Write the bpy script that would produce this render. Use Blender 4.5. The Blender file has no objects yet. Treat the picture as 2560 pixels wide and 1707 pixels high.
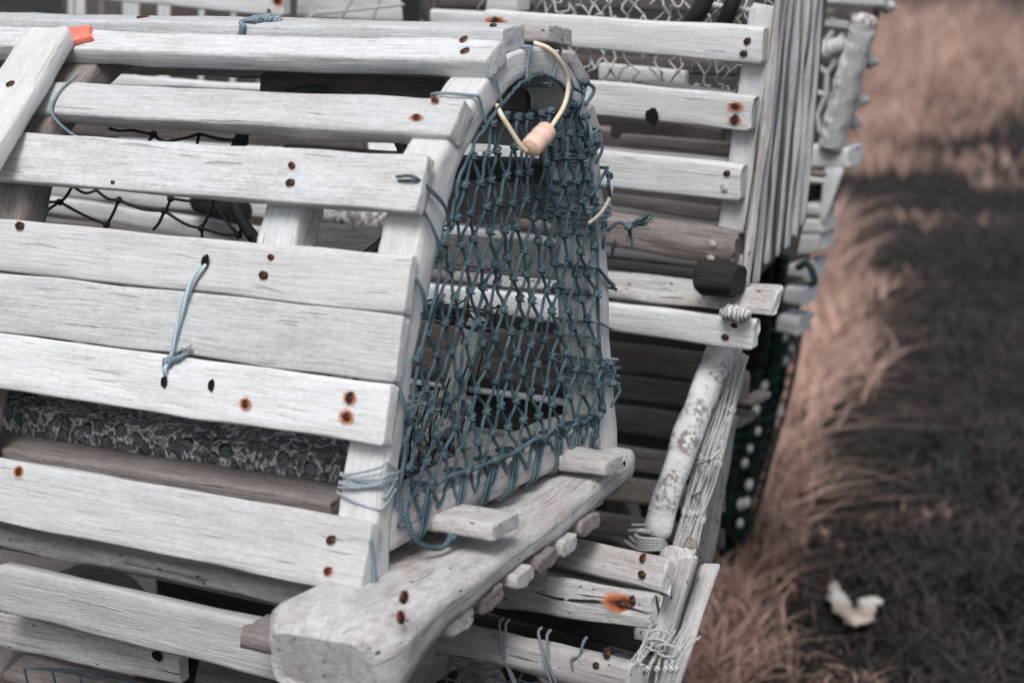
import bpy, math, random
import numpy as np
from mathutils import Vector, Matrix, noise
random.seed(7); rng = np.random.default_rng(7)
S = bpy.context.scene
# ------------------------------------------------------------------ camera (calibrated from the laths' vanishing points)
F, CX, CY = 5225., 1280., 853.5
_A = np.array([-7190-CX, -105-CY, F]); _p = np.array([985-CX, 1404-CY]); _s = -.5
_t = (-(_A[0]*_p[0]+_A[1]*_p[1])-F*F)/(_A[0]+_A[1]*_s)
_L = np.array([_p[0]+_t, _p[1]+_s*_t, F])
_X = -_A/np.linalg.norm(_A); _Y = _L/np.linalg.norm(_L); _Z = np.cross(_X, _Y)
MW = np.array([_X, _Y, _Z])
def ray(x, y): return MW @ np.array([(x-CX)/F, (y-CY)/F, 1.])
CAM = -1.75*ray(985, 1404)
def U(x, y, ax, v):            # where the sight line through a photo pixel meets the plane axis=v
    r = ray(x, y); return CAM+(v-CAM[ax])/r[ax]*r
def UP(x, y, p0, n):           # ... meets any plane
    r = ray(x, y); return CAM+np.dot(np.array(p0)-CAM, n)/np.dot(r, n)*r
cd = bpy.data.cameras.new('Camera'); co = bpy.data.objects.new('Camera', cd); S.collection.objects.link(co)
cm = Matrix.Identity(4)
for i in range(3):
    cm[i][0] = MW[i, 0]; cm[i][1] = -MW[i, 1]; cm[i][2] = -MW[i, 2]; cm[i][3] = CAM[i]
co.matrix_world = cm
cd.sensor_width = 36; cd.lens = F*36/2560; cd.clip_start = .05; cd.clip_end = 400
cd.dof.use_dof = True; cd.dof.focus_distance = 1.97; cd.dof.aperture_fstop = 5.2
S.camera = co
# ------------------------------------------------------------------ sky and sun (overcast)
SUN_E, SUN_R = math.radians(58), math.radians(-35)
w = bpy.data.worlds.new('World'); S.world = w; w.use_nodes = True
nt = w.node_tree; bg = nt.nodes['Background']
sk = nt.nodes.new('ShaderNodeTexSky'); sk.sky_type = 'NISHITA'; sk.sun_disc = False
sk.sun_elevation = SUN_E; sk.sun_rotation = SUN_R; sk.dust_density = 3
hs = nt.nodes.new('ShaderNodeHueSaturation'); hs.inputs['Saturation'].default_value = .5
nt.links.new(sk.outputs[0], hs.inputs['Color']); nt.links.new(hs.outputs[0], bg.inputs[0])
bg.inputs[1].default_value = .088
sl = bpy.data.lights.new('Sun', 'SUN'); sl.energy = 1.5; sl.angle = math.radians(25); sl.color = (1, .99, .975)
so = bpy.data.objects.new('Sun', sl); S.collection.objects.link(so)
# light comes from the camera's side, high up, a little from the right
dv = Vector((.32, -.80, 1.2)).normalized()
so.rotation_euler = dv.to_track_quat('Z', 'Y').to_euler()
sk.sun_elevation = math.asin(dv.z); sk.sun_rotation = math.atan2(dv.x, dv.y)
S.view_settings.view_transform = 'Standard'; S.view_settings.look = 'None'
S.view_settings.gamma = 1; S.view_settings.exposure = .72
S.cycles.max_bounces = 6

# ------------------------------------------------------------------ materials
def nd(t, k, **kw):
    n = t.nodes.new(k)
    for a, b in kw.items():
        if a in n.inputs: n.inputs[a].default_value = b
        else: setattr(n, a, b)
    return n
def mat(name, rough=.8):
    m = bpy.data.materials.new(name); m.use_nodes = True; t = m.node_tree
    b = t.nodes['Principled BSDF']; b.inputs['Roughness'].default_value = rough
    b.inputs['Specular IOR Level'].default_value = .25
    return m, t, b
def ramp(t, src, stops, interp='LINEAR'):
    r = t.nodes.new('ShaderNodeValToRGB'); r.color_ramp.interpolation = interp
    e = r.color_ramp.elements
    while len(e) > 1: e.remove(e[-1])
    e[0].position = stops[0][0]; e[0].color = tuple(stops[0][1])+(1,)
    for p, c in stops[1:]:
        x = e.new(p); x.color = tuple(c)+(1,)
    t.links.new(src, r.inputs[0]); return r.outputs[0]
def mix(t, f, a, b, mode='MIX'):
    m = t.nodes.new('ShaderNodeMix'); m.data_type = 'RGBA'; m.blend_type = mode
    for s, v in ((0, f), (6, a), (7, b)):
        if hasattr(v, 'links'): t.links.new(v, m.inputs[s])
        elif s == 0: m.inputs[0].default_value = v
        else: m.inputs[s].default_value = tuple(v)+(1,)
    return m.outputs[2]
def math_(t, op, a, b=0.):
    m = t.nodes.new('ShaderNodeMath'); m.operation = op
    for i, v in enumerate((a, b)):
        if hasattr(v, 'links'): t.links.new(v, m.inputs[i])
        else: m.inputs[i].default_value = v
    return m.outputs[0]
G3 = lambda v: (v, v, v)
def wood(name, light, mid, dark, brown, brown_amt=.35, cracks=.5, bump=.6, knots=True, speck=0., gs=(20, 400)):
    m, t, b = mat(name, .85)
    L = t.links.new
    uv = nd(t, 'ShaderNodeUVMap'); oi = nd(t, 'ShaderNodeObjectInfo')
    off = nd(t, 'ShaderNodeVectorMath', operation='MULTIPLY'); cmb = nd(t, 'ShaderNodeCombineXYZ')
    for i in range(3): L(oi.outputs['Random'], cmb.inputs[i])
    L(cmb.outputs[0], off.inputs[0]); off.inputs[1].default_value = (31, 17, 53)
    ad = nd(t, 'ShaderNodeVectorMath', operation='ADD'); L(uv.outputs[0], ad.inputs[0]); L(off.outputs[0], ad.inputs[1])
    # slow warp so that the grain lines wander
    wn = nd(t, 'ShaderNodeTexNoise', Scale=7., Detail=2.); L(ad.outputs[0], wn.inputs[0])
    wv = nd(t, 'ShaderNodeVectorMath', operation='MULTIPLY_ADD'); L(wn.outputs[1], wv.inputs[0])
    wv.inputs[1].default_value = (0, .007, 0); L(ad.outputs[0], wv.inputs[2])
    def ns(sx, sy, detail=4., rough=.55):
        mp = nd(t, 'ShaderNodeVectorMath', operation='MULTIPLY'); L(wv.outputs[0], mp.inputs[0]); mp.inputs[1].default_value = (sx, sy, 1)
        n = nd(t, 'ShaderNodeTexNoise', Scale=1., Detail=detail, Roughness=rough); L(mp.outputs[0], n.inputs[0]); return n.outputs[0]
    grain = ns(gs[0], gs[1], 5.); fine = ns(75, 1250, 4., .7); mott = ns(170, 260, 4., .7); patch = ns(9, 34, 4., .6); blot = ns(38, 90, 4., .6); crk = ns(9, 210, 2.); fuzz = ns(700, 1500, 2.)
    c = ramp(t, grain, [(.28, dark), (.39, mid), (.55, light), (.8, light)])
    c = mix(t, ramp(t, fine, [(.38, G3(.9)), (.58, G3(0))]), c, mid)
    c = mix(t, math_(t, 'MULTIPLY', ramp(t, patch, [(.47, G3(0)), (.66, G3(1))]), brown_amt), c, brown, 'MIX')
    c = mix(t, math_(t, 'MULTIPLY', ramp(t, blot, [(.50, G3(0)), (.7, G3(1))]), .5), c, mid)
    c = mix(t, math_(t, 'MULTIPLY', ramp(t, blot, [(.25, G3(1)), (.42, G3(0))]), .55), c, light)
    ck = ramp(t, crk, [(.285, G3(1)), (.315, G3(0))])
    c = mix(t, math_(t, 'MULTIPLY', ck, cracks), c, (dark[0]*.3, dark[1]*.3, dark[2]*.32))
    c = mix(t, .34, c, ramp(t, mott, [(.3, G3(.22)), (.5, G3(.5)), (.7, G3(.72))]), 'OVERLAY')
    h = math_(t, 'ADD', math_(t, 'MULTIPLY', grain, 1.), math_(t, 'MULTIPLY', fine, .5))
    h = math_(t, 'ADD', h, math_(t, 'MULTIPLY', fuzz, .5))
    h = math_(t, 'SUBTRACT', h, math_(t, 'MULTIPLY', ck, .9))
    if knots:
        mp = nd(t, 'ShaderNodeVectorMath', operation='MULTIPLY'); L(wv.outputs[0], mp.inputs[0]); mp.inputs[1].default_value = (7, 15, 0)
        vo = nd(t, 'ShaderNodeTexVoronoi', Scale=1.); L(mp.outputs[0], vo.inputs[0])
        kr = ramp(t, vo.outputs[0], [(0, G3(1)), (.035, G3(.75)), (.06, G3(0))])
        pick = nd(t, 'ShaderNodeSeparateColor'); L(vo.outputs['Color'], pick.inputs[0])
        on = math_(t, 'GREATER_THAN', pick.outputs[0], .8)
        kf = math_(t, 'MULTIPLY', kr, on)
        c = mix(t, math_(t, 'MULTIPLY', kf, .7), c, brown)
        h = math_(t, 'SUBTRACT', h, math_(t, 'MULTIPLY', kf, .4))
    if speck:
        mp = nd(t, 'ShaderNodeVectorMath', operation='MULTIPLY'); L(ad.outputs[0], mp.inputs[0]); mp.inputs[1].default_value = (62, 170, 0)
        vo = nd(t, 'ShaderNodeTexVoronoi', Scale=1.); L(mp.outputs[0], vo.inputs[0])
        sp = ramp(t, vo.outputs[0], [(.09, G3(1)), (.16, G3(0))])
        pick = nd(t, 'ShaderNodeSeparateColor'); L(vo.outputs['Color'], pick.inputs[0])
        sf = math_(t, 'MULTIPLY', sp, math_(t, 'GREATER_THAN', pick.outputs[1], 1-speck))
        c = mix(t, math_(t, 'MULTIPLY', sf, .85), c, (.03, .025, .024))
        h = math_(t, 'SUBTRACT', h, math_(t, 'MULTIPLY', sf, 1.2))
    # each board a little different
    c = mix(t, math_(t, 'MULTIPLY', math_(t, 'FRACT', math_(t, 'MULTIPLY', oi.outputs['Random'], 13.7)), .30), c, mix(t, .5, mid, brown))
    v = math_(t, 'ADD', math_(t, 'MULTIPLY', oi.outputs['Random'], .22), .87)
    hv = nd(t, 'ShaderNodeHueSaturation'); L(v, hv.inputs['Value']); L(c, hv.inputs['Color'])
    L(hv.outputs[0], b.inputs['Base Color'])
    bp = nd(t, 'ShaderNodeBump', Strength=bump, Distance=.0012); L(h, bp.inputs['Height']); L(bp.outputs[0], b.inputs['Normal'])
    return m
M = {}
M['silver'] = wood('silver_wood', (.66, .68, .695), (.53, .545, .555), (.29, .285, .285), (.40, .34, .31), .4, .42, .9)
M['bleach'] = wood('bleached_wood', (.72, .74, .755), (.60, .615, .625), (.34, .335, .335), (.48, .40, .36), .34, .3, .8)
M['drift'] = wood('driftwood', (.62, .61, .605), (.46, .44, .435), (.22, .20, .19), (.33, .27, .24), .5, .3, 1.3, True, .3, (38, 170))
M['brown'] = wood('brown_shaded_wood', (.135, .12, .117), (.08, .07, .067), (.032, .028, .027), (.075, .054, .047), .5, .6, .8)  # brown wood with the shade of the trap interiors darkened into its colour
M['dim'] = wood('grey_brown_or_shaded_wood', (.33, .305, .295), (.195, .175, .168), (.07, .06, .057), (.17, .12, .10), .5, .6, .9)  # grey-brown wood, its colour lowered further to put in interior shade
M['worn'] = wood('worn_wood', (.64, .635, .635), (.45, .44, .435), (.17, .16, .155), (.33, .25, .22), .4, 1., 1.4, True, .45, (17, 250))
M['dark'] = wood('near_black_wood', (.035, .033, .032), (.022, .02, .02), (.009, .009, .009), (.018, .014, .013), .5, .6, 1.2)  # near-black tone for the darkest boards

def simple(name, col, rough=.8, twist=0., nscale=0., col2=None, bump=.5, amt=.6):
    m, t, b = mat(name, rough); L = t.links.new
    b.inputs['Base Color'].default_value = tuple(col)+(1,)
    uv = nd(t, 'ShaderNodeUVMap')
    if twist:      # laid rope: strands wind round; uv.x metres along, uv.y turns
        sp = nd(t, 'ShaderNodeSeparateXYZ'); L(uv.outputs[0], sp.inputs[0])
        a = math_(t, 'ADD', math_(t, 'MULTIPLY', sp.outputs[0], twist), math_(t, 'MULTIPLY', sp.outputs[1], 3.))
        s = math_(t, 'ABSOLUTE', math_(t, 'SINE', math_(t, 'MULTIPLY', a, math.pi)))
        c = mix(t, s, tuple(x*.35 for x in col), col)
        if col2:
            n = nd(t, 'ShaderNodeTexNoise', Scale=40., Detail=3.); L(nd(t, 'ShaderNodeTexCoord').outputs['Object'], n.inputs[0])
            c = mix(t, math_(t, 'MULTIPLY', ramp(t, n.outputs[0], [(.4, G3(0)), (.62, G3(1))]), amt), c, col2)
        L(c, b.inputs['Base Color'])
        bp = nd(t, 'ShaderNodeBump', Strength=.9, Distance=.0008); L(s, bp.inputs['Height']); L(bp.outputs[0], b.inputs['Normal'])
    elif nscale:
        tc = nd(t, 'ShaderNodeTexCoord'); n = nd(t, 'ShaderNodeTexNoise', Scale=nscale, Detail=5.); L(tc.outputs['Object'], n.inputs[0])
        c = mix(t, ramp(t, n.outputs[0], [(.38, G3(0)), (.62, G3(1))]), col, col2 or tuple(x*.5 for x in col))
        L(c, b.inputs['Base Color'])
        bp = nd(t, 'ShaderNodeBump', Strength=bump, Distance=.002); L(n.outputs[0], bp.inputs['Height']); L(bp.outputs[0], b.inputs['Normal'])
    return m
M['net'] = simple('blue_grey_twine', (.060, .105, .132), .75, 260., col2=(.14, .21, .245))
M['lace'] = simple('faded_blue_twine', (.30, .37, .42), .8, 260., col2=(.14, .22, .27))
M['palelace'] = simple('whitened_twine', (.50, .55, .59), .85, 260., col2=(.3, .37, .42))
M['cream'] = simple('cream_rope', (.62, .58, .46), .8, 300.)
M['pale'] = simple('bleached_twine', (.62, .62, .61), .85, 220.)
M['thin'] = simple('dark_tarred_twine', (.035, .035, .038), .7, 400.)
M['greytw'] = simple('grey_twine', (.22, .26, .30), .8, 300.)
M['skytw'] = simple('pale_blue_ribbon', (.52, .62, .69), .7, 30., col2=(.4, .52, .6))
M['green'] = simple('dark_green_twine', (.010, .024, .025), .6, 200., col2=(.03, .09, .085))
M['rubber_and_dark'] = simple('black_rubber_and_dark', (.022, .023, .025), .5)  # rubber parts, the mesh panel and the painted dark of openings
M['void'] = simple('hole_dark', (.006, .006, .007), .95)
M['bungee'] = simple('cream_elastic', (.74, .64, .50), .45, nscale=120., col2=(.66, .55, .42), bump=.2)
M['toggle'] = simple('pink_cream_plastic', (.80, .56, .45), .4, nscale=60., col2=(.74, .50, .40), bump=.1)
M['orange'] = simple('orange_plastic', (.95, .13, .07), .35, nscale=25., col2=(.98, .30, .24), bump=.1)
M['scrap'] = simple('white_scrap', (.66, .66, .62), .8, nscale=12., col2=(.42, .33, .27), bump=1.)
M['steel'] = simple('dull_steel', (.30, .30, .31), .5, nscale=300., col2=(.5, .5, .5))

def nail_mats():
    m, t, b = mat('rusted_iron', .75)
    n = nd(t, 'ShaderNodeTexNoise', Scale=420., Detail=4.); t.links.new(nd(t, 'ShaderNodeTexCoord').outputs['Object'], n.inputs[0])
    t.links.new(ramp(t, n.outputs[0], [(.35, (.012, .009, .010)), (.55, (.045, .022, .018)), (.72, (.20, .07, .03))]), b.inputs['Base Color'])
    bp = nd(t, 'ShaderNodeBump', Strength=1., Distance=.0008); t.links.new(n.outputs[0], bp.inputs['Height']); t.links.new(bp.outputs[0], b.inputs['Normal'])
    M['iron'] = m
    # rust bled into the wood round the nail (a thin skin, ragged edge)
    m, t, b = mat('rust_stain', .9); L = t.links.new
    uv = nd(t, 'ShaderNodeUVMap'); ln = nd(t, 'ShaderNodeVectorMath', operation='LENGTH'); L(uv.outputs[0], ln.inputs[0])
    oi = nd(t, 'ShaderNodeObjectInfo')
    n = nd(t, 'ShaderNodeTexNoise', Scale=2.4, Detail=6., noise_dimensions='4D'); L(uv.outputs[0], n.inputs['Vector']); L(math_(t, 'MULTIPLY', oi.outputs['Random'], 40.), n.inputs['W'])
    d = math_(t, 'ADD', ln.outputs['Value'], math_(t, 'MULTIPLY', math_(t, 'SUBTRACT', n.outputs[0], .5), .75))
    L(ramp(t, d, [(.25, (.08, .028, .014)), (.42, (.36, .095, .03)), (.62, (.55, .22, .11)), (.85, (.60, .42, .34))]), b.inputs['Base Color'])
    L(ramp(t, d, [(.40, G3(1)), (.6, G3(.6)), (.85, G3(0))]), b.inputs['Alpha'])
    M['stain'] = m
nail_mats()
def concrete():
    m, t, b = mat('pebbly_concrete', .85); L = t.links.new
    tc = nd(t, 'ShaderNodeTexCoord'); n = nd(t, 'ShaderNodeTexNoise', Scale=30., Detail=4.); L(tc.outputs['Object'], n.inputs[0])
    wv = nd(t, 'ShaderNodeVectorMath', operation='MULTIPLY_ADD'); L(n.outputs[1], wv.inputs[0]); wv.inputs[1].default_value = (.012, .012, .012); L(tc.outputs['Object'], wv.inputs[2])
    def vor(sc, th0, th1):
        v = nd(t, 'ShaderNodeTexVoronoi', Scale=sc); L(wv.outputs[0], v.inputs[0])
        return ramp(t, v.outputs[0], [(th0, G3(1)), (th1, G3(0))]), v
    a, va = vor(62., .36, .5); c2, vb = vor(150., .34, .5); f = nd(t, 'ShaderNodeTexNoise', Scale=260., Detail=4.); L(tc.outputs['Object'], f.inputs[0])
    mor = ramp(t, f.outputs[0], [(.36, (.20, .20, .205)), (.5, (.46, .45, .445)), (.62, (.80, .78, .77))])
    sc = nd(t, 'ShaderNodeSeparateColor'); L(va.outputs['Color'], sc.inputs[0])
    st = ramp(t, sc.outputs[0], [(0, (.12, .14, .15)), (.5, (.23, .245, .255)), (.8, (.17, .145, .14)), (1, (.42, .42, .42))])
    c = mix(t, c2, mor, (.16, .16, .165)); c = mix(t, a, c, st); L(c, b.inputs['Base Color'])
    h = math_(t, 'ADD', math_(t, 'ADD', a, math_(t, 'MULTIPLY', c2, .5)), math_(t, 'MULTIPLY', f.outputs[0], .8))
    bp = nd(t, 'ShaderNodeBump', Strength=1., Distance=.006); L(h, bp.inputs['Height']); L(bp.outputs[0], b.inputs['Normal'])
    M['concrete'] = m
concrete()
def birch():
    m, t, b = mat('birch_bark', .8); L = t.links.new
    tc = nd(t, 'ShaderNodeTexCoord'); uv = nd(t, 'ShaderNodeUVMap')
    def ns(s, sc, src): 
        mp = nd(t, 'ShaderNodeVectorMath', operation='MULTIPLY'); L(src, mp.inputs[0]); mp.inputs[1].default_value = s
        n = nd(t, 'ShaderNodeTexNoise', Scale=sc, Detail=6., Roughness=.65); L(mp.outputs[0], n.inputs[0]); return n.outputs[0]
    a = ns((1, 1, 1), 28., tc.outputs['Object']); g = ns((60, 18, 1), 1., uv.outputs[0]); f = ns((1, 1, 1), 160., tc.outputs['Object'])
    c = ramp(t, g, [(.3, (.30, .27, .26)), (.45, (.66, .65, .65)), (.7, (.76, .76, .76))])
    c = mix(t, math_(t, 'MULTIPLY', ramp(t, a, [(.47, G3(0)), (.55, G3(1))]), ramp(t, f, [(.45, G3(0)), (.53, G3(1))])), c, (.24, .205, .195))
    L(c, b.inputs['Base Color'])
    bp = nd(t, 'ShaderNodeBump', Strength=.9, Distance=.003); L(math_(t, 'ADD', a, math_(t, 'ADD', f, g)), bp.inputs['Height']); L(bp.outputs[0], b.inputs['Normal'])
    M['birch'] = m
birch()

# ------------------------------------------------------------------ objects
WP = {}                                    # world position of every parent we made
def link(name, me, origin, parent=None):
    o = bpy.data.objects.new(name, me); S.collection.objects.link(o)
    base = WP[parent.name] if parent else np.zeros(3)
    o.location = tuple(np.array(origin)-base); o.parent = parent; WP[o.name] = np.array(origin, float); return o
def thing(name, label, cat, loc, group=None):
    o = link(name, None, loc); o.empty_display_size = .05; tag(o, label, cat, group); return o
def tag(o, label, cat, group=None):
    o['label'] = label; o['category'] = cat
    if group: o['group'] = group
class MB:
    def __init__(s): s.v = []; s.f = []; s.uv = []; s.mi = []; s.sm = []
    def add(s, v, f, uv, mi=0, smooth=True):     # uv: per loop, one list per face
        o = len(s.v); s.v.extend(map(tuple, v))
        for q, u in zip(f, uv): s.f.append([i+o for i in q]); s.uv.extend(u); s.mi.append(mi); s.sm.append(smooth)
    def build(s, name, mats, parent=None, origin=None):
        if origin is None:
            a = np.array(s.v); origin = (a.min(0)+a.max(0))/2
            if parent is None: origin[2] = a[:, 2].min()
        V = np.array(s.v)-np.array(origin)
        me = bpy.data.meshes.new(name); me.from_pydata(V.tolist(), [], s.f)
        for m in (mats if isinstance(mats, (list, tuple)) else [mats]): me.materials.append(M[m])
        ul = me.uv_layers.new(name='UVMap'); ul.data.foreach_set('uv', np.array(s.uv, dtype=np.float32).ravel())
        me.polygons.foreach_set('material_index', s.mi); me.polygons.foreach_set('use_smooth', s.sm)
        me.update(); return link(name, me, origin, parent)
def nz(p, sc): return noise.noise(Vector((p[0]*sc, p[1]*sc, p[2]*sc)))
def loft(mb, rings, per, mi=0, cap=True, su0=0., jag=0.):
    """rings: list of N-point closed rings; per: perimeter coordinate (m) of every ring point"""
    R = np.array(rings); n = R.shape[1]; k = R.shape[0]
    cen = R.mean(1); s = np.concatenate([[0], np.cumsum(np.linalg.norm(np.diff(cen, axis=0), axis=1))])+su0
    f = []; uv = []; P = list(per)+[per[0]+(per[-1]-per[0])*n/(n-1.)]
    for i in range(k-1):
        for j in range(n):
            a, b = i*n+j, i*n+(j+1) % n
            f.append([a, b, b+n, a+n]); uv.append([(s[i], P[j]), (s[i], P[j+1]), (s[i+1], P[j+1]), (s[i+1], P[j])])
    mb.add(R.reshape(-1, 3), f, uv, mi)
    if cap:
        for e in (0, k-1):
            c = R[e].mean(0); d = (R[0]-R[min(1,k-1)]).mean(0) if e == 0 else (R[-1]-R[-2]).mean(0)
            d = d/(np.linalg.norm(d)+1e-9)
            v = list(R[e]); ff = []; uu = []
            inner = [c+(p-c-d*np.dot(p-c, d))*.84+d*.0006 for p in R[e]]
            v = v+inner+[c+d*.0009]
            ax = R[e][0]-c; ax = ax/(np.linalg.norm(ax)+1e-9); ay = np.cross(d, ax)
            q = [(float(np.dot(p-c, ax))*2.2, float(np.dot(p-c, ay))*.5) for p in v]
            for j in range(n):
                jj = (j+1) % n
                for fc in ([j, jj, n+jj, n+j], [n+j, n+jj, 2*n]):
                    if e == 0: fc = fc[::-1]
                    ff.append(fc); uu.append([q[x] for x in fc])
            mb.add(v, ff, uu, mi, False)
def rrect(w, t, r, k=3):                    # rounded rectangle in (a,b) fractions, with extra points along the faces
    pts = []
    for cxx, cyy, a0 in ((w-r, t-r, 0), (r, t-r, 90), (r, r, 180), (w-r, r, 270)):
        for i in range(k): a = math.radians(a0+90*i/(k-1)); pts.append((cxx+r*math.cos(a), cyy+r*math.sin(a)))
    out = []
    for i, p in enumerate(pts):
        out.append(p); q = pts[(i+1) % len(pts)]
        L = math.dist(p, q); m = int(L/.008)
        for j in range(1, min(m, 8)+1): out.append((p[0]+(q[0]-p[0])*j/(m+1), p[1]+(q[1]-p[1])*j/(m+1))) if m <= 8 else None
    return out
def hexboard(mb, T0, B0, T1, B1, nrm, th, r=.003, rough=.0012, wav=.0015, n=None, mi=0, jag=.0012):
    """board with outer face T0-T1-B1-B0, thickness th opposite to nrm"""
    T0, B0, T1, B1, nrm = [np.array(x, float) for x in (T0, B0, T1, B1, nrm)]
    nrm = nrm/np.linalg.norm(nrm); w = (np.linalg.norm(T0-B0)+np.linalg.norm(T1-B1))/2
    L = np.linalg.norm((T0+B0-T1-B1)/2); n = n or max(6, min(70, int(L/.012)))
    r = min(r, th*.35, w*.35)
    prof = rrect(w, th, r); per = [0]
    for i in range(1, len(prof)): per.append(per[-1]+math.dist(prof[i], prof[i-1]))
    sd = rng.uniform(0, 90, 3); rings = []; ld = (T1+B1-T0-B0)/2; ld = ld/np.linalg.norm(ld)
    wd = (T0-B0); wd = wd/np.linalg.norm(wd); soff = rng.uniform(0, 50)
    for i in range(n+1):
        u = i/n; T = T0+(T1-T0)*u; B = B0+(B1-B0)*u
        bow = nz((u*L*2.2+sd[0], sd[1], 0), 1.)*wav*1.6; wdt = nz((u*L*9+sd[1], sd[2], 3), 1.)*wav
        ring = []
        for a, b in prof:
            ta, tb = a/w, b/th
            p = B+(T-B)*ta - nrm*(th*(1-tb))
            g = nz((u*L*14+sd[0], a*160+sd[1], b*160+sd[2]), 1.)*rough
            g2 = nz((u*L*60+sd[2], a*330+sd[1], b*330+sd[0]), 1.)*rough*.5
            edge = (ta-.5)*2; p = p + wd*(bow+edge*wdt+edge*g) + nrm*(tb-.5)*2*(g+g2) + nrm*nz((u*L*1.7+sd[2], 5, 1), 1.)*wav
            if i in (0, n): p = p + ld*nz((a*420+sd[0], b*300, i+sd[1]), 1.)*jag
            ring.append(p)
        rings.append(ring)
    # a slightly drawn-in ring at each end softens the sawn edge
    for e, d in ((0, -1), (-1, 1)):
        R = np.array(rings[e]); c = R.mean(0); nr = c+(R-c)*.955+ld*d*min(r, .002)
        rings.insert(0, list(nr)) if e == 0 else rings.append(list(nr))
    if np.dot(np.cross(wd, nrm), ld) < 0: rings = rings[::-1]
    loft(mb, rings, [soff+x for x in per], mi)
def frames(path):
    P = [np.array(p, float) for p in path]; T = []
    for i in range(len(P)):
        d = P[min(i+1, len(P)-1)]-P[max(i-1, 0)]; T.append(d/(np.linalg.norm(d)+1e-12))
    n = np.cross(T[0], (0, 0, 1.)); n = n if np.linalg.norm(n) > .1 else np.cross(T[0], (1., 0, 0)); n /= np.linalg.norm(n)
    N = []
    for t in T: n = n-t*np.dot(n, t); n = n/np.linalg.norm(n); N.append(n)
    return P, T, N
def tube(mb, path, r, k=7, mi=0, cap=False):
    P, T, N = frames(path); rings = []
    for i, p in enumerate(P):
        rr = r[i] if hasattr(r, '__len__') else r; b = np.cross(T[i], N[i])
        rings.append([p+rr*(N[i]*math.cos(2*math.pi*j/k)+b*math.sin(2*math.pi*j/k)) for j in range(k)])
    loft(mb, rings, [j/(k-1.)*(k-1)/k for j in range(k)], mi, cap, rng.uniform(0, 3))
def smooth(pts, n=8):                       # Catmull-Rom
    P = [np.array(p, float) for p in pts]; P = [2*P[0]-P[1]]+P+[2*P[-1]-P[-2]]; out = []
    for i in range(1, len(P)-2):
        for j in range(n):
            t = j/n; a, b, c, d = P[i-1:i+3]
            out.append(.5*((2*b)+(c-a)*t+(2*a-5*b+4*c-d)*t*t+(3*b-a-3*c+d)*t**3))
    out.append(P[-2]); return out
def blob(mb, c, rx, axis, elong=1.5, mi=0, seed=0, lump=.25):      # a knot
    axis = np.array(axis, float); axis /= np.linalg.norm(axis); n = np.cross(axis, (.3, .5, .8)); n /= np.linalg.norm(n); b = np.cross(axis, n); rings = []
    for i in range(7):
        a = math.pi*(i+.25)/6.5; rings.append([])
        for j in range(9):
            f = 2*math.pi*j/9; rr = rx*math.sin(a)*(1+lump*math.sin(2.2*f+5*a+seed))
            rings[-1].append(np.array(c)+axis*(-math.cos(a)*rx*elong)+rr*(n*math.cos(f)+b*math.sin(f)))
    loft(mb, rings, [j/9. for j in range(9)], mi, True, seed)
def ringtube(mb, c, ax1, ax2, r1, r2, r, n=14, k=6, mi=0):
    c, ax1, ax2 = map(np.array, (c, ax1, ax2))
    tube(mb, [c+ax1*r1*math.cos(2*math.pi*i/n)+ax2*r2*math.sin(2*math.pi*i/n) for i in range(n+1)], r, k, mi)

def nail(parent, p, n, r=.0036, stain=.008, m='iron', tilt=.15, streak=None):
    r *= rng.uniform(.82, 1.12); stain *= rng.uniform(.6, .95)
    p, n = np.array(p, float), np.array(n, float); n /= np.linalg.norm(n); p = p+n*.0009
    mb = MB(); a = np.cross(n, (.0, .3, .9)); a /= np.linalg.norm(a); b = np.cross(n, a); sd = rng.uniform(0, 9)
    if streak is not None:
        s = np.array(streak, float); a = s/np.linalg.norm(s); b = np.cross(n, a)
    rings = []
    for rr, h in ((1.05, -.001), (1.08, .0006), (.98, .0013), (.7, .0017), (.3, .0016)):
        rings.append([p+n*h+(a*math.cos(f)+b*math.sin(f))*r*rr*(1+.16*math.sin(2*f+sd)+.08*math.sin(5*f+sd)) for f in [2*math.pi*j/12 for j in range(12)]])
    loft(mb, rings, [j*.001 for j in range(12)], 0, True)
    mats = [m]
    if stain:
        mats.append('stain'); el = 1.9 if streak is not None else 1.15
        q = [p+n*.0009+a*stain*el*x+b*stain*y for x in (-1, 0, 1) for y in (-1, 0, 1)]
        U_ = [(x, y) for x in (-1, 0, 1) for y in (-1, 0, 1)]; ff = [[0, 3, 4, 1], [1, 4, 5, 2], [3, 6, 7, 4], [4, 7, 8, 5]]
        mb.add(q, ff, [[U_[i] for i in f] for f in ff], 1)
    return mb.build('nail', mats, parent, origin=p)
def hole(parent, p, n, r=.004, el=1.3):     # flat black disc on the wood, painting the shade inside a hole
    p, n = np.array(p, float), np.array(n, float); n /= np.linalg.norm(n); mb = MB()
    a = np.array((0, -.3, -1.)); a -= n*np.dot(a, n); a /= np.linalg.norm(a); b = np.cross(n, a)
    v = [p+n*.0018]+[p+n*.0018+(a*math.cos(f)*el+b*math.sin(f))*r*(1+.07*math.sin(3*f)+.06*math.sin(5*f)) for f in [2*math.pi*j/14 for j in range(14)]]
    mb.add(v, [[0, j+1, (j+1) % 14+1] for j in range(14)], [[(0, 0)]*3]*14); return mb.build('nail_hole', 'void', parent, origin=p)

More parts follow.
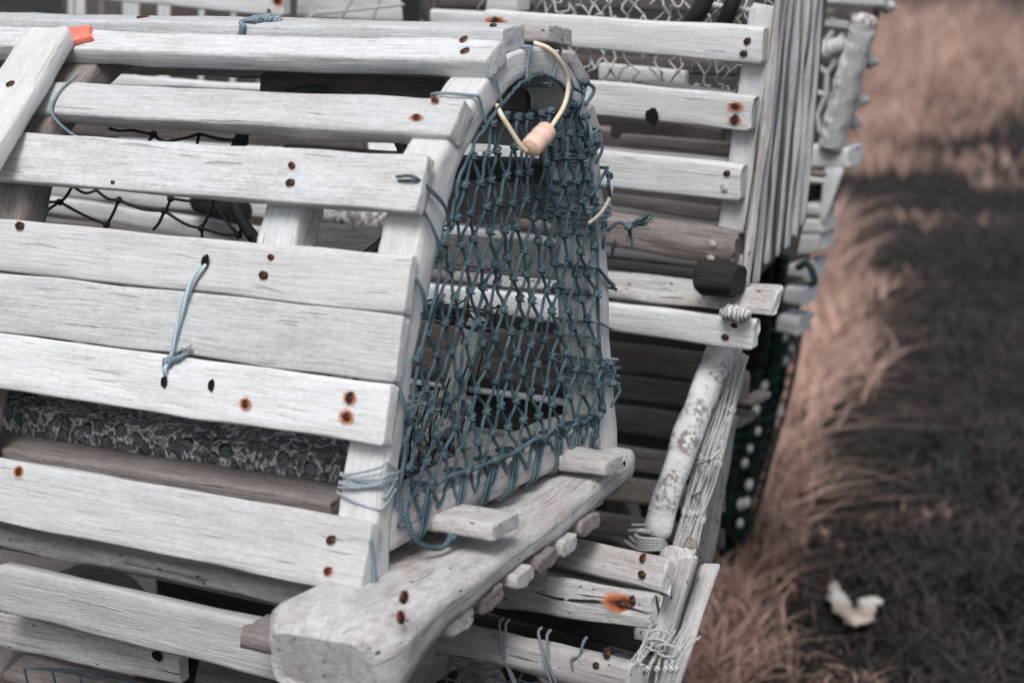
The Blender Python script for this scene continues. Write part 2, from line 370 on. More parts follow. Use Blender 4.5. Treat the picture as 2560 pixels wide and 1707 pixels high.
# ================================================================== MAIN TRAP (top of the nearest stack)
XL = -1.02
main = thing('lobster_trap', 'grey slatted half-round lobster trap on top with a blue net across its open end', 'lobster trap', (-.5, .17, -.08), 'wooden lobster traps stacked in a heap')
lathpx = {1: (None, None), 2: ((1248, 98), (1206, 153)), 3: ((1155, 245), (1118, 337)), 4: ((1064, 390), (1030, 530)),
          5: ((1022, 641), (1003, 783)), 6: ((1001, 789), (979, 955)), 7: ((974, 957), (950, 1112)), 8: ((922, 1306), (893, 1486))}
xend = {1: -.008, 2: .0, 3: .0, 4: 0, 5: 0, 6: 0, 7: 0, 8: 0}
lth = {1: .022, 2: .021, 3: .020, 4: .012, 5: .011, 6: .011, 7: .013, 8: .015}
LF = {}; laths = {}
for k, (a, b) in lathpx.items():
    if k == 1: T, B = np.array([0, .238, .4285]), np.array([0, .200, .4265])
    else: T, B = U(*a, 0, 0.), U(*b, 0, 0.)
    if k == 7: T = T+np.array([0, -.0015, 0])
    d = B-T; n = np.array([0, d[2], -d[1]]); n /= np.linalg.norm(n); n = n if n[1] < 0 or k == 1 else -n
    if k == 1: n = np.array([0, -.05, 1.])
    # all the laths dip a hair towards their far end, none exactly alike
    e0 = np.array([xend[k], 0, 0]); e1 = np.array([XL+rng.uniform(-.01, .01), 0, rng.uniform(-.003, .003)])
    g = np.array([0, 0, 0.]) if k not in (5, 6) else np.array([0, 0, .0022 if k == 5 else 0])
    mb = MB(); hexboard(mb, T+e0, B+e0, T+e1, B+e1-g, n, lth[k], r=.0020 if k > 3 else .0035, rough=.0015, wav=.0013)
    laths[k] = mb.build('lath', 'silver' if k not in (5, 7) else 'bleach', main); LF[k] = (T, n)
def on(k, x, y): return UP(x, y, LF[k][0], LF[k][1])
LD = {1: ((1184, 60, 1), (1160, 57, 1)),}
for k, x, y, st in ((1, 1233, 66, .005), (1, 350, 47, .004), (1, 362, 45, .004), (2, 1160, 101, .006), (2, 1163, 130, .006),
                    (3, 1089, 253, .007), (3, 1043, 296, .0085), (4, 731, 415, .0055), (4, 727, 458, .006),
                    (5, 679, 643, .004), (5, 660, 688, .0065), (5, 51, 565, .0075), (7, 877, 994, .0095), (7, 869, 1042, .0125), (7, 616, 1009, .009),
                    (8, 829, 1349, .0075), (8, 822, 1427, .0085), (8, 50, 1179, .0085), (4, 284, 457, 0)):
    r = {(5, 679): .0026, (4, 284): .002}.get((k, x), .0040 if k > 4 else .0036)
    nail(laths[k], on(k, x, y), LF[k][1], r, st, streak=(1, 0, 0) if (k, x) == (3, 1043) else None)
for k, x, y in ((5, 516, 655), (7, 413, 954), (7, 531, 963)): hole(laths[k], on(k, x, y), LF[k][1], .0045 if k == 5 else .0036, 1.5)

# bows: (outer Y,Z)-(inner Y,Z) round the D
prof = [((-.034, -.010), (-.004, -.010)), ((-.020, .045), (.003, .045)), ((.001, .10), (.021, .10)), ((.018, .155), (.041, .157)), ((.036, .207), (.064, .205)),
        ((.052, .255), (.087, .25)), ((.070, .290), (.102, .283)), ((.088, .324), (.116, .311)), ((.116, .350), (.140, .334)), ((.148, .374), (.170, .356)),
        ((.178, .392), (.196, .370)), ((.206, .404), (.218, .379)), ((.250, .407), (.25, .382)), ((.288, .399), (.280, .371)), ((.318, .375), (.302, .352)),
        ((.343, .337), (.321, .322)), ((.359, .297), (.331, .288)), ((.368, .25), (.337, .245)), ((.374, .191), (.341, .191)), ((.376, .115), (.343, .115)), ((.384, .040), (.349, .045)), ((.388, -.010), (.352, -.010))]
def bow(x0, x1, m='silver', name='bow', parent=main, dy=0, dz=0, sc=1., pr=None):
    mb = MB(); pr = pr or prof
    O = smooth([(0, a[0]*sc, a[1]*sc) for a, b in pr], 5); I = smooth([(0, b[0]*sc, b[1]*sc) for a, b in pr], 5)
    sd = rng.uniform(0, 50); rings = []
    for i, (o, q) in enumerate(zip(O, I)):
        o = o+np.array([0, dy, dz]); q = q+np.array([0, dy, dz]); ring = []
        w = x1-x0; t = np.linalg.norm(o-q); pf = rrect(w, .03, .004)
        for a, b in pf:
            tb = b/.03; p = q+(o-q)*tb+np.array([x0+a, 0, 0])
            g = nz((i*.5+sd, a*60, b*60), 1.)*.0022; p = p+(o-q)/t*g*(tb-.5)*2+np.array([nz((i*.4, a*50+sd, b*70), 1.)*.0022*(1 if a > w/2 else -1), 0, 0])
            ring.append(p)
        rings.append(ring)
    per = [0]
    for i in range(1, len(pf)): per.append(per[-1]+math.dist(pf[i], pf[i-1]))
    loft(mb, rings[::-1], per, 0, True); return mb.build(name, m, parent)
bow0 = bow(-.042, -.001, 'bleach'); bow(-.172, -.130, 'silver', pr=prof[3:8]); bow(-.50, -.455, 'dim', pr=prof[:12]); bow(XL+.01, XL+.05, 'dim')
# laths on the far side of the D, seen by their ends and through the net
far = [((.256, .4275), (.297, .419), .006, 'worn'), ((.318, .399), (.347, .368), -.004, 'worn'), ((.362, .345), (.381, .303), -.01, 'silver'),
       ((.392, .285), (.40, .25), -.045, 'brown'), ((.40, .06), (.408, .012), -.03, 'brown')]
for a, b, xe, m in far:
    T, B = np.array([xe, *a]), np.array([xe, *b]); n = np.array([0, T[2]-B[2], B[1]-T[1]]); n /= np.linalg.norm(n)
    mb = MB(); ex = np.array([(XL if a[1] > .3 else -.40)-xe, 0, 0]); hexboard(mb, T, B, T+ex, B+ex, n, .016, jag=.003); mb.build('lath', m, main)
for y, z0, z1, m in ((.30, .330, .368, 'brown'), (.36, .17, .205, 'worn'), (.375, .225, .26, 'dim')):  # first one is an added dark board standing in for shade under the crown
    mb = MB(); hexboard(mb, (-.05, y+.004, z1), (-.05, y, z0), (-.36, y+.004, z1), (-.36, y, z0), (0, -1, 0), .012); mb.build('far_lath_or_tone_strip', m, main)
# sill across the open end and the floor laths that lie between it and the runner
mb = MB(); hexboard(mb, (0.0, .004, .048), (.0, -.0, .010), (.002, .345, .040), (.0, .345, .010), (1, 0, 0), .05, r=.006, rough=.003, wav=.003); mb.build('sill', 'drift', main)
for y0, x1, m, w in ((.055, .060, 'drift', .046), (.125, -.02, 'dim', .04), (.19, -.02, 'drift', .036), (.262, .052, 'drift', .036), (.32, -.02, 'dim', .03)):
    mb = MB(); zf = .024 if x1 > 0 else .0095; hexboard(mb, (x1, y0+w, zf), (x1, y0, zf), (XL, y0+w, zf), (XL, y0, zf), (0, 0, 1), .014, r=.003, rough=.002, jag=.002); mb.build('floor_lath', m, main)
# heavy driftwood runner
def rz(y):      # top and underside of the runner at y: it thins towards the far end
    u = (y+.125)/.497; return -.0085+.018*u*u+.0015*math.sin(u*9), -.078+.036*min(1, u/.22)+.024*u+.002*math.sin(u*17)
mb = MB(); rings = []; sd = 3.3
for i in range(41):
    u = i/40; y = -.125+u*.497; e = min(u, 1-u)*40
    x0 = -.047+.018*u; x1 = .083-.050*u; zt = rz(y)[0]; zb = rz(y)[1]
    sh = {0: .80, 1: .95}.get(int(e), 1.) if u < .5 else {0: .74, 1: .9}.get(int(e), 1.)
    pf = [(a/.12*(x1-x0), b/.065*(zt-zb)) for a, b in rrect(.12, .065, .017)]; cxx, czz = (x1-x0)/2, (zt-zb)/2
    ring = []
    for a, b in pf:
        g = 1+nz((u*5+sd, a*30, b*30), 1.)*.06+nz((u*22, a*90+sd, b*90), 1.)*.03
        ring.append(np.array([x0+cxx+(a-cxx)*sh*g, y, zb+czz+(b-czz)*sh*g]))
    rings.append(ring)
per = [0]
for i in range(1, len(pf)): per.append(per[-1]+math.dist(pf[i], pf[i-1]))
loft(mb, rings[::-1], per, 0); run = mb.build('runner', 'drift', main)
for x, y in ((1007, 1492), (999, 1543)): nail(run, UP(x, y, (.079, 0, 0), (1, 0, 0)), (1, 0, .2), .005, .009)
hole(run, U(1556, 1160, 0, .036), (1, 0, 0), .003)
# bottom laths nailed under the runner, their ends stick out
for i, (y0, w, xe) in enumerate(((-.085, .05, .066), (-.022, .042, .070), (.030, .038, .068), (.082, .030, .072), (.128, .034, .066), (.176, .028, .062), (.222, .036, .055), (.275, .035, .03), (.33, .035, .02))):
    zt = rz(y0+.02)[1]+.004; mb = MB()
    xe -= .006; hexboard(mb, (xe, y0+w, zt), (xe, y0, zt-.002), (XL if i else -.10, y0+w, zt), (XL if i else -.10, y0, zt), (0, 0, 1), .015, r=.005, rough=.003, jag=.0012); mb.build('bottom_lath', 'drift' if i % 2 else 'dim', main)
# rails along the base, seen through the gap over and under the lowest lath
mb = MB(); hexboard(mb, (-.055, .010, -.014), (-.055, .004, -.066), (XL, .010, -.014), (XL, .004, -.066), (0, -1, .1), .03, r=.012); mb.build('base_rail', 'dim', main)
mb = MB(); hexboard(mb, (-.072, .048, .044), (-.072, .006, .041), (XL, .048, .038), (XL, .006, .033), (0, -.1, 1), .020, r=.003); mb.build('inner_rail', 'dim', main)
# concrete ballast
bx = MB(); mnx, mxx, mny, mxy, mnz, mxz = -.62, -.112, .055, .30, .012, .062
gx, gy = 60, 26
top = [[np.array([mnx+(mxx-mnx)*i/gx, mny+(mxy-mny)*j/gy, mxz+.007*nz((i*.35, j*.35, 0), 1.)+.004*nz((i*1.1, j*1.1, 4), 1.)]) for j in range(gy+1)] for i in range(gx+1)]
v = [p for r_ in top for p in r_]; f = [[i*(gy+1)+j, (i+1)*(gy+1)+j, (i+1)*(gy+1)+j+1, i*(gy+1)+j+1] for i in range(gx) for j in range(gy)]
edge = [(i, 0) for i in range(gx+1)]+[(gx, j) for j in range(1, gy+1)]+[(i, gy) for i in range(gx-1, -1, -1)]+[(0, j) for j in range(gy-1, 0, -1)]
o = len(v); v += [top[i][j]*np.array([1, 1, 0])+np.array([0, 0, mnz]) for i, j in edge]; ne = len(edge)
for q in range(ne):
    a, b = edge[q], edge[(q+1) % ne]; f.append([o+q, o+(q+1) % ne, b[0]*(gy+1)+b[1], a[0]*(gy+1)+a[1]])
bx.add(v, f, [[(0, 0)]*len(q) for q in f]); bx.build('concrete_ballast', 'concrete', main)
# stick and twine lying in the trap
mb = MB(); tube(mb, smooth([(-.70, .04, .055), (-.55, .09, .078), (-.43, .15, .09), (-.34, .22, .10)], 8), .016, 12, 0, True); mb.build('loose_stick', 'dim', main)
# knotted net stretched over the open end ---------------------------------
inner = smooth([(0, b[0], b[1]) for a, b in prof], 4)
ZI = [p for p in inner]
def edgesY(z):
    L_, R_ = [], []
    for p, q in zip(ZI[:-1], ZI[1:]):
        if (p[2]-z)*(q[2]-z) <= 0 and abs(p[2]-q[2]) > 1e-9:
            y = p[1]+(q[1]-p[1])*(z-p[2])/(q[2]-p[2]); (L_ if y < .24 else R_).append(y)
    return (min(L_) if L_ else .2), (max(R_) if R_ else .27)
NC, NR = 12, 14; nets = {}
def inside(y, z, m=.006):
    if z < .06: return -.01 < y < .36
    a, b = edgesY(z); return z < .372 and a-m <= y <= b+m
for j in range(NR+1):
    z = .030+(.348-.030)*j/NR; yl = .006+.245*(z-.03); yl = yl if j else .005; yr = .350-.02*max(0, z-.25)/.1
    for i in range(NC+1):
        u = (i+(.5 if j % 2 else 0))/(NC+.5); u = u**.95
        y = yl+(yr-yl)*u+rng.normal(0, .0016); zz = z+rng.normal(0, .0022)-.006*math.sin(u*math.pi)*math.sin(j/NR*math.pi)
        if not inside(y, zz): continue
        x = .004-.006*math.sin(min(max(u, 0), 1)*math.pi)*math.sin(min(1, j/NR*1.2+.05)*math.pi)+rng.normal(0, .001)
        nets[(i, j)] = np.array([x, y, zz])
mb = MB()
def strand(a, b, r=.00160):
    d = b-a; s = np.cross(d, (1, 0, 0)); s = s/np.linalg.norm(s)*np.linalg.norm(d)*.07*rng.choice([-1, 1])*rng.uniform(.2, 1)
    tube(mb, smooth([a, a+d*.3+s, a+d*.7-s, b], 3), r, 6)
for (i, j), p in nets.items():
    if j < NR:
        for ii in ((i, i-1) if j % 2 == 0 else (i, i+1)):
            if (ii, j+1) in nets: strand(p, nets[(ii, j+1)])
    if 0 < j < NR+1:
        blob(mb, p, .0030, (.1, rng.normal(0, .25), 1), 1.35, 0, rng.uniform(0, 9), .18)
        for q in (-.0018, .0016):
            ringtube(mb, p+np.array([.0004, 0, q]), (1, 0, 0), (0, .94, .34 if q > 0 else -.34), .0034, .0035, .0012, 9, 5)
# gathering cords round the rim
rim = smooth([(.0035, b[0]-.001 if b[0] < .2 else b[0]+.002, b[1]) for a, b in prof if b[1] > .04], 5)
tube(mb, [p+np.array([rng.normal(0, .0007), rng.normal(0, .0008), rng.normal(0, .0008)]) for p in rim], .0017, 6)
net = mb.build('net', 'net', main)
# wraps of twine that lash the net to the sill and the bow
def wrap_sill(mb, y, r=.0019, tilt=.012, n=1):
    for q in range(n):
        y0 = y+q*.006; zt, zb, xf = .050-.01*(y/.35), .009, .003
        tube(mb, smooth([(-.02, y0+tilt, zt+.001), (-.003, y0+tilt*.8, zt+.003), (xf, y0+tilt*.5, zt-.004), (xf+.001, y0, (zt+zb)/2), (xf, y0-tilt*.4, zb+.004), (-.004, y0-tilt*.8, zb-.002)], 5), r, 7)
mb = MB()
prev = None
for y in (.040, .093, .138, .182, .222, .262, .295, .325):
    wrap_sill(mb, y, .0016, .012+rng.normal(0, .003), 2)
    q = np.array([.004, y+.016, .0525-.008*(y/.35)]); blob(mb, q, .0035, (0, 1, .2), 1.5, 0, y*40)
    if prev is not None: tube(mb, smooth([prev, (prev+q)/2+np.array([.002, 0, .004+rng.normal(0, .002)]), q], 5), .0019, 7)
    prev = q
tube(mb, smooth([(.004, .015, .052), (.006, .012, .035), (.010, .022, .012), (.018, .045, .002), (.02, .062, .012)], 6), .0026, 7)
blob(mb, (.02, .062, .010), .006, (0, 1, .3), 1.4, 0, 2.)
mb.build('sill_lashing', 'net', main)
def wrap_bow(mb, t, r=.0014, skew=.2, push=.0015, k=1):     # t = fractional index in prof
    for q in range(k):
        tt = t+q*.11; i = int(tt); u = tt-i; A_ = [np.array(prof[i][c])*(1-u)+np.array(prof[i+1][c])*u for c in (0, 1)]
        t2 = min(tt+skew, len(prof)-1.01); i2 = int(t2); u2 = t2-i2; B_ = [np.array(prof[i2][c])*(1-u2)+np.array(prof[i2+1][c])*u2 for c in (0, 1)]
        o1, i1 = A_; o2, i_2 = B_; x0, x1 = -.043-push, push
        out = lambda o, i, e: o+(o-i)/np.linalg.norm(o-i)*e
        pts = [(x0, *out(i1, o1, .002)), (x1-.004, *out(i1, o1, .003)), (x1+r, *i1), (x1+r, *((i1+o2)/2)), (x1+r, *o2), (x1-.004, *out(o2, i_2, .003)), (x0, *out(o2, i_2, .002)), (x0, *out(i_2, o2, .002)), (x1-.004, *out(i_2, o2, .003))]
        tube(mb, smooth(pts, 4), r, 6)
for t, sk_, k in ((8.6, .35, 1), (9.5, .3, 1), (11.2, .35, 2), (12.6, .3, 1), (15.2, .2, 1), (15.8, -.2, 2), (16.4, .3, 1), (16.9, .1, 3), (17.4, -.2, 1), (18.0, .3, 1), (18.7, .2, 1), (19.2, .1, 4)):
    mb = MB(); wrap_bow(mb, t, .0014, sk_, .0015, k); mb.build('bow_lashing', 'lace', main)
mb = MB()
for t in (14.4, 15.5, 16.6, 18.0, 19.4): wrap_bow(mb, t, .0016, rng.uniform(-.45, .45), .003)
for s in range(9):          # the messy bundle of knots down the far leg
    t = 13.3+6.3*rng.random()**1.3; i = int(t); u = t-i; p = np.array(prof[i][1])*(1-u)+np.array(prof[i+1][1])*u; q = np.array(prof[i][0])*(1-u)+np.array(prof[i+1][0])*u
    k_ = rng.uniform(.2, 1.05); c = np.array([.004+rng.uniform(0, .004), *(p+(q-p)*k_)])
    blob(mb, c, .0034, rng.normal(0, 1, 3), 1.4, 0, s)
    tube(mb, smooth([c, c+np.array([.004, rng.normal(0, .006), -.008]), c+np.array([.0, rng.normal(0, .008), -.022])], 5), .0017, 6)
mb.build('rim_knots', 'net', main)
# left (near) side: loose turns of twine over the bow beside the lath ends
for (a, b, c) in (((1040, 445), (1105, 505), (1120, 560)), ((1050, 520), (1085, 580), (1098, 640)), ((1028, 690), (1052, 720), (1060, 780)), ((992, 965), (1008, 1010), (1018, 1050))):
    pts = [U(*a, 0, -.002), U(*b, 0, .006), U(*c, 0, .004)]; pts = [pts[0]+np.array([-.02, 0, 0])]+pts+[pts[-1]+np.array([-.02, .01, -.004])]
    mb = MB(); tube(mb, smooth(pts, 6), .0014, 6); tube(mb, [p+np.array([.001, .002, -.004]) for p in smooth(pts, 6)], .0012, 6); mb.build('side_lashing', 'net', main)
mb = MB()                    # pale twine bound round the foot of the near post
for q in range(9):
    z = .066+rng.normal(0, .008); dz = rng.normal(0, .010); yo = -.021+(z-.045)*.38
    tube(mb, smooth([(-.044, yo+.010, z), (-.042, yo-.001, z+.003), (-.02, yo-.0022, z+dz*.4), (-.001, yo-.001, z+dz*.7), (.0012, yo+.006, z+dz*.7+.002), (.0012, yo+.022, z+.006)], 6), .0011, 6)
mb.build('post_lashing', 'palelace', main)
mb = MB(); tube(mb, smooth([(.003, -.036, .03), (.004, -.034, 0), (.004, -.040, -.02)], 6), .002, 6); mb.build('loose_end', 'lace', main)
# cream strand and frayed ends on the far leg
mb = MB(); tube(mb, smooth([U(1470, 560, 0, .006), U(1500, 535, 0, .010), U(1522, 500, 0, .009), U(1530, 470, 0, 0)], 7), .0019, 7); mb.build('cream_strand', 'cream', main)
def fray(mb, base, tip, spread, n=26, r=.00035):
    base, tip = np.array(base), np.array(tip)
    for q in range(n):
        e = tip+rng.normal(0, spread, 3); m = (base+e)/2+rng.normal(0, spread*.4, 3)
        tube(mb, smooth([base+rng.normal(0, .0008, 3), m, e], 4), r, 4)
mb = MB(); b0 = U(1518, 578, 0, .005); b1 = U(1572, 566, 0, .02); tip = U(1622, 548, 0, .02)
tube(mb, smooth([b0, (b0+b1)/2+np.array([0, 0, .006]), b1], 6), .0018, 7); blob(mb, b1, .0045, tip-b1, 1.2, 0, 1.); fray(mb, b1, tip, .0035, 40); fray(mb, b1, b1+np.array([.0, .004, -.016]), .0025, 16)
fray(mb, U(1528, 640, 0, .006), U(1538, 606, 0, .008), .002, 18); mb.build('frayed_twine', 'net', main)
# dark inner netting (the parlour funnel) and its ring
mb = MB(); grid = {}
for i in range(26):
    for j in range(9):
        x = -.95+i*.036+(.018 if j % 2 else 0); y = .075+j*.030; z = .235-j*.012-.03*math.sin(math.pi*j/8)-.015*math.sin(i*.5)
        if x > -.16: x = -.16+(x+.16)*.9
        grid[(i, j)] = np.array([x, y, z])+rng.normal(0, .003, 3)
for (i, j), p in grid.items():
    for q in (((i, j+1), (i-1, j+1)) if j % 2 == 0 else ((i, j+1), (i+1, j+1))):
        if q in grid: d = grid[q]-p; tube(mb, smooth([p, (p+grid[q])/2+np.array([0, 0, -.004])+rng.normal(0, .001, 3), grid[q]], 3), .0011, 5)
    blob(mb, p, .0022, (1, 0, 0), 1.2, 0, i)
K = {k: U(x, y, 1, .15)+rng.normal(0, .001, 3) for k, (x, y) in dict(A=(150, 508), B=(103, 537), C=(262, 561), D=(295, 500), E=(413, 527), F=(505, 571), G=(535, 498), H=(428, 492), I=(605, 592), J=(184, 470), K=(55, 480), L=(235, 478), M=(40, 524), N=(388, 580), O=(498, 600), P=(258, 590), Q=(622, 540), R=(380, 340), S=(325, 325), T=(275, 316), U=(345, 362), V=(415, 350), W=(500, 338), X=(480, 372), Y=(620, 345), Z=(596, 380)).items()}
for e in 'KA AJ AB BM AC CD DL DE EH EN EF FG FO FI CP IQ GI RS ST RU RV VW WX WY YZ JL GH'.split():
    a, b = K[e[0]], K[e[1]]; tube(mb, smooth([a, (a+b)/2+np.array([0, 0, -.003])+rng.normal(0, .0012, 3), b], 4), .0015, 6)
for k in 'ABCDEFGHIR': blob(mb, K[k], .0034, (1, 0, .3), 1.1, 0, ord(k))
for q in range(2):
    for a in range(9):
        p = np.array([-.03-.10*(a/9), .06+.033*a+q*.01, .05+q*.055]); mb2 = None
        tube(mb, smooth([p, p+np.array([-.03, .03, -.035]), p+np.array([-.05, .05, -.08])], 3), .0009, 5)
mb.build('funnel_net', 'thin', main)
mb = MB(); ringtube(mb, (-.205, .19, .285), (.80, .55, .0), (-.15, .2, .95), .085, .085, .006, 36, 8); mb.build('funnel_ring', 'rubber_and_dark', main)
# cords round the upper laths
mb = MB()
for (a, b, c, d) in (((195, 190), (150, 235), (133, 282), (172, 318)),):
    tube(mb, smooth([on(3, *a)+np.array([0, -.001, .001]), on(3, *b)+np.array([0, -.001, .0015]), on(3, *c)+np.array([0, -.002, .000]), on(3, *c)+np.array([.02, .006, -.022]), on(3, *c)+np.array([.055, .02, -.036])], 6), .0016, 6)
mb.build('lath_tie', 'lace', main)
mb = MB(); p = U(603, 88, 1, .198)
pts = [p, U(605, 66, 1, .195)+np.array([0, 0, 0]), U(612, 55, 1, .205), U(640, 49, 1, .205), U(668, 46, 1, .21), U(690, 50, 1, .215)]
for q in range(3): tube(mb, smooth([x+rng.normal(0, .0012, 3) for x in pts], 6), .0020, 7)
for c in pts[3:]: blob(mb, c, .0045, (1, .2, 0), 1.4, 0, c[0]*50)
mb.build('top_lath_knot', 'lace', main)
mb = MB()
h1, h2 = on(5, 514, 668), on(7, 414, 948); nn = LF[6][1]*.004; km = on(6, 432, 905)+nn
tube(mb, smooth([h1-nn, h1+nn*.5, on(6, 482, 720)+nn, on(6, 452, 815)+nn, km], 7), [.0015+.0012*math.sin(i/28*3.1) for i in range(29)], 7)
tube(mb, smooth([km, on(7, 420, 925)+nn, h2-nn], 6), .0024, 7); mb.build('door_tie', 'skytw', main)
mb = MB(); blob(mb, km, .0055, on(6, 475, 880)-km, 1.4, 0, 3.); tube(mb, smooth([km, on(6, 455, 898)+nn*1.6, on(6, 482, 882)+nn], 5), [.0035, .0035, .003, .003, .003, .003, .003, .0025, .0022, .002, .0015], 7)
fray(mb, km, on(6, 480, 880)+nn, .003, 14, .0004); mb.build('door_tie_knot', 'lace', main)
# batten across the upper laths
mb = MB(); A0 = np.array([-.515, .20, .441]); A1 = np.array([-.595, .20, .441]); ddir = np.array([-.02, -.15, -.118]); nb = np.cross(A0-A1, ddir); nb = nb if nb[2] > 0 else -nb
pb, pn = (0, .175, .437), (0, -.59, .81); hexboard(mb, UP(172, 73, pb, pn), UP(58, 71, pb, pn), UP(-22, 395, pb, pn), UP(-145, 395, pb, pn), pn, .018, r=.003); bat = mb.build('batten', 'bleach', main)
nail(bat, UP(27, 212, pb, pn), pn, .0045, .006)

# orange tag under the batten, elastic loop with its toggle
mb = MB(); a = on(2, 176, 118); b = on(2, 234, 104); c = on(2, 212, 78); d = on(2, 170, 86); th = LF[2][1]*.0075
hexboard(mb, d+th, a+th, c+th, b+th, np.cross(b-a, d-a)*(1 if np.cross(b-a, d-a)[2] > 0 else -1), .0065, r=.0015, rough=.0003, wav=.0006, jag=.0008)
tg = mb.build('plastic_tag', 'orange'); tag(tg, 'small bright orange plastic tag tucked under the batten on the top slat', 'tag')
mb = MB(); tx = .022
pts = [U(1336, 108, 0, .004), U(1372, 122, 0, .016), U(1400, 152, 0, tx), U(1418, 192, 0, tx), U(1420, 228, 0, tx), U(1408, 270, 0, tx), U(1378, 318, 0, tx)]
bung = thing('elastic_loop', 'cream elastic loop with a pink-cream toggle hanging over the net from the bow', 'cord loop', U(1300, 360, 0, tx))
tube(mb, smooth(pts, 9), .0022, 9, 0, True); mb.build('elastic', 'bungee', bung); mb = MB()
pts = [U(1314, 378, 0, tx), U(1300, 362, 0, tx-.002), U(1272, 318, 0, .014), U(1252, 285, 0, .008), U(1243, 264, 0, -.002)]
tube(mb, smooth(pts, 8), .0022, 9, 0, True); mb.build('elastic', 'bungee', bung)
mb = MB(); a, b = U(1368, 326, 0, tx), U(1320, 378, 0, tx); dn = (b-a)/np.linalg.norm(b-a); path = []; rad = []
for s, r_ in ((-.004, .0045), (-.001, .0052), (.0005, .009), (.002, .0096), (.010, .0098), (.0105, .0101), (.012, .0098), (.0205, .0098), (.021, .0101), (.0225, .0099), (.030, .0098), (.0315, .0088), (.032, .005)):
    path.append(a+dn*s*1.0); rad.append(r_)
tube(mb, path, rad, 20, 0, True); mb.build('toggle', 'toggle', bung)

# ================================================================== OTHER TRAPS
def px_board(parent, name, q, Y, th, m, nrm=(0, -1, .0), **kw):
    """q: photo corners TL,TR,BR,BL; Y: depth plane (or one per corner)"""
    Y = Y if hasattr(Y, '__len__') else (Y,)*4; P = [U(*c, 1, y) for c, y in zip(q, Y)]
    mb = MB(); n = np.cross(P[1]-P[0], P[3]-P[0]); n = -n if n[1] > 0 else n
    if np.linalg.norm(P[3]-P[0])+np.linalg.norm(P[2]-P[1]) > 1.2*(np.linalg.norm(P[1]-P[0])+np.linalg.norm(P[2]-P[3])):
        vv = CAM-sum(P)/4; vv[2] *= .3; hexboard(mb, P[1], P[0], P[2], P[3], vv, th, **kw)
    else: hexboard(mb, P[0], P[3], P[1], P[2], n, th, **kw)
    o = mb.build(name, m, parent)
    return o, (P[0], n/np.linalg.norm(n))
def px_nails(o, pl, pts, r=.004, st=.008, m='iron', streak=None):
    for x, y in pts: nail(o, UP(x, y, *pl), pl[1], r, st, m, streak=streak)
GRP = 'wooden lobster traps stacked in a heap'
px_board(main, 'brace', [(1165, 800), (1212, 806), (1156, 990), (1106, 984)], .33, .02, 'bleach', r=.005, rough=.003)
px_board(main, 'far_lath_or_tone_strip', [(1015, 958), (1436, 1012), (1436, 1092), (1015, 1052)], .37, .014, 'brown')
px_board(main, 'far_lath_or_tone_strip', [(1015, 953), (1440, 1006), (1440, 1018), (1015, 966)], .355, .012, 'bleach')  # pale strip painting the lit top edge of the brown lath
# --- trap 2: flat-bottomed trap standing behind, its laths end at a pale upright
t2 = thing('lobster_trap', 'pale trap behind the net showing wide flat slats nailed to an upright', 'lobster trap', (-.3, .75, .02), GRP)
Yt = .65
a_, pa = px_board(t2, 'lath', [(1214, 26), (1904, 71), (1895, 161), (1214, 103)], Yt, .014, 'bleach')
px_nails(a_, pa, [(1869, 103), (1860, 134)], .0035, 0, 'iron'); px_nails(a_, pa, [(1241, 56)], .005, .013, streak=(1, 0, 0))
b_, pb_ = px_board(t2, 'lath', [(1170, 178), (1881, 245), (1862, 331), (1170, 262)], Yt, .014, 'bleach')
px_nails(b_, pb_, [(1840, 266), (1838, 299)], .0045, .0085, streak=(1, 0, 0)); hole(b_, UP(1632, 291, *pb_), pb_[1], .0085, 1.1)
c_, pc_ = px_board(t2, 'lath', [(1100, 332), (1852, 414), (1838, 504), (1100, 420)], Yt, .014, 'bleach')
px_nails(c_, pc_, [(1818, 433)], .004, .0045); px_nails(c_, pc_, [(1811, 469)], .0045, 0, 'steel')
px_board(t2, 'upright', [(1872, 24), (1938, 20), (1842, 700), (1778, 690)], Yt+.016, .03, 'bleach', rough=.002)
d_, pd_ = px_board(t2, 'round_slat', [(1290, 505), (1835, 584), (1820, 672), (1290, 585)], Yt-.005, .035, 'dim', r=.012, rough=.004, jag=.012)
px_nails(d_, pd_, [(1782, 609), (1778, 645)], .004, .007, 'steel')
px_board(t2, 'log', [(1733, 668), (1826, 680), (1820, 750), (1742, 746)], .585, .04, 'dark', r=.014, rough=.004, wav=.003)
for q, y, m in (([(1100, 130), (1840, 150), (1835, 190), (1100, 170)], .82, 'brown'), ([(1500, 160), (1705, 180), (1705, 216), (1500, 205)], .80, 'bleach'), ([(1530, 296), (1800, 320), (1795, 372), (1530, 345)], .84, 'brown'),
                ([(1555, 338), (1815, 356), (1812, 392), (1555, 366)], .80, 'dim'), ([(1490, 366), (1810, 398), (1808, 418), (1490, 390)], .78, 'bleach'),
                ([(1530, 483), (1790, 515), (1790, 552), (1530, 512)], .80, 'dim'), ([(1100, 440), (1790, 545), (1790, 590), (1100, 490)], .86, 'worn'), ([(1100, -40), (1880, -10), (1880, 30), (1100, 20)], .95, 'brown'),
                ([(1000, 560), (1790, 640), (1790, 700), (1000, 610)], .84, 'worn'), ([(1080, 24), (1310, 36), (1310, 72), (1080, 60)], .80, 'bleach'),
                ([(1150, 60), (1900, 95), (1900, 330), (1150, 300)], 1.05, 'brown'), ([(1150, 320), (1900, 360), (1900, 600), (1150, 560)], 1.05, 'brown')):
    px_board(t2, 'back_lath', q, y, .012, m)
px_board(t2, 'cross_bar', [(1226, -20), (1290, -20), (1285, 35), (1215, 35)], .70, .03, 'bleach')
mb = MB()                    # white netting inside
G = {}
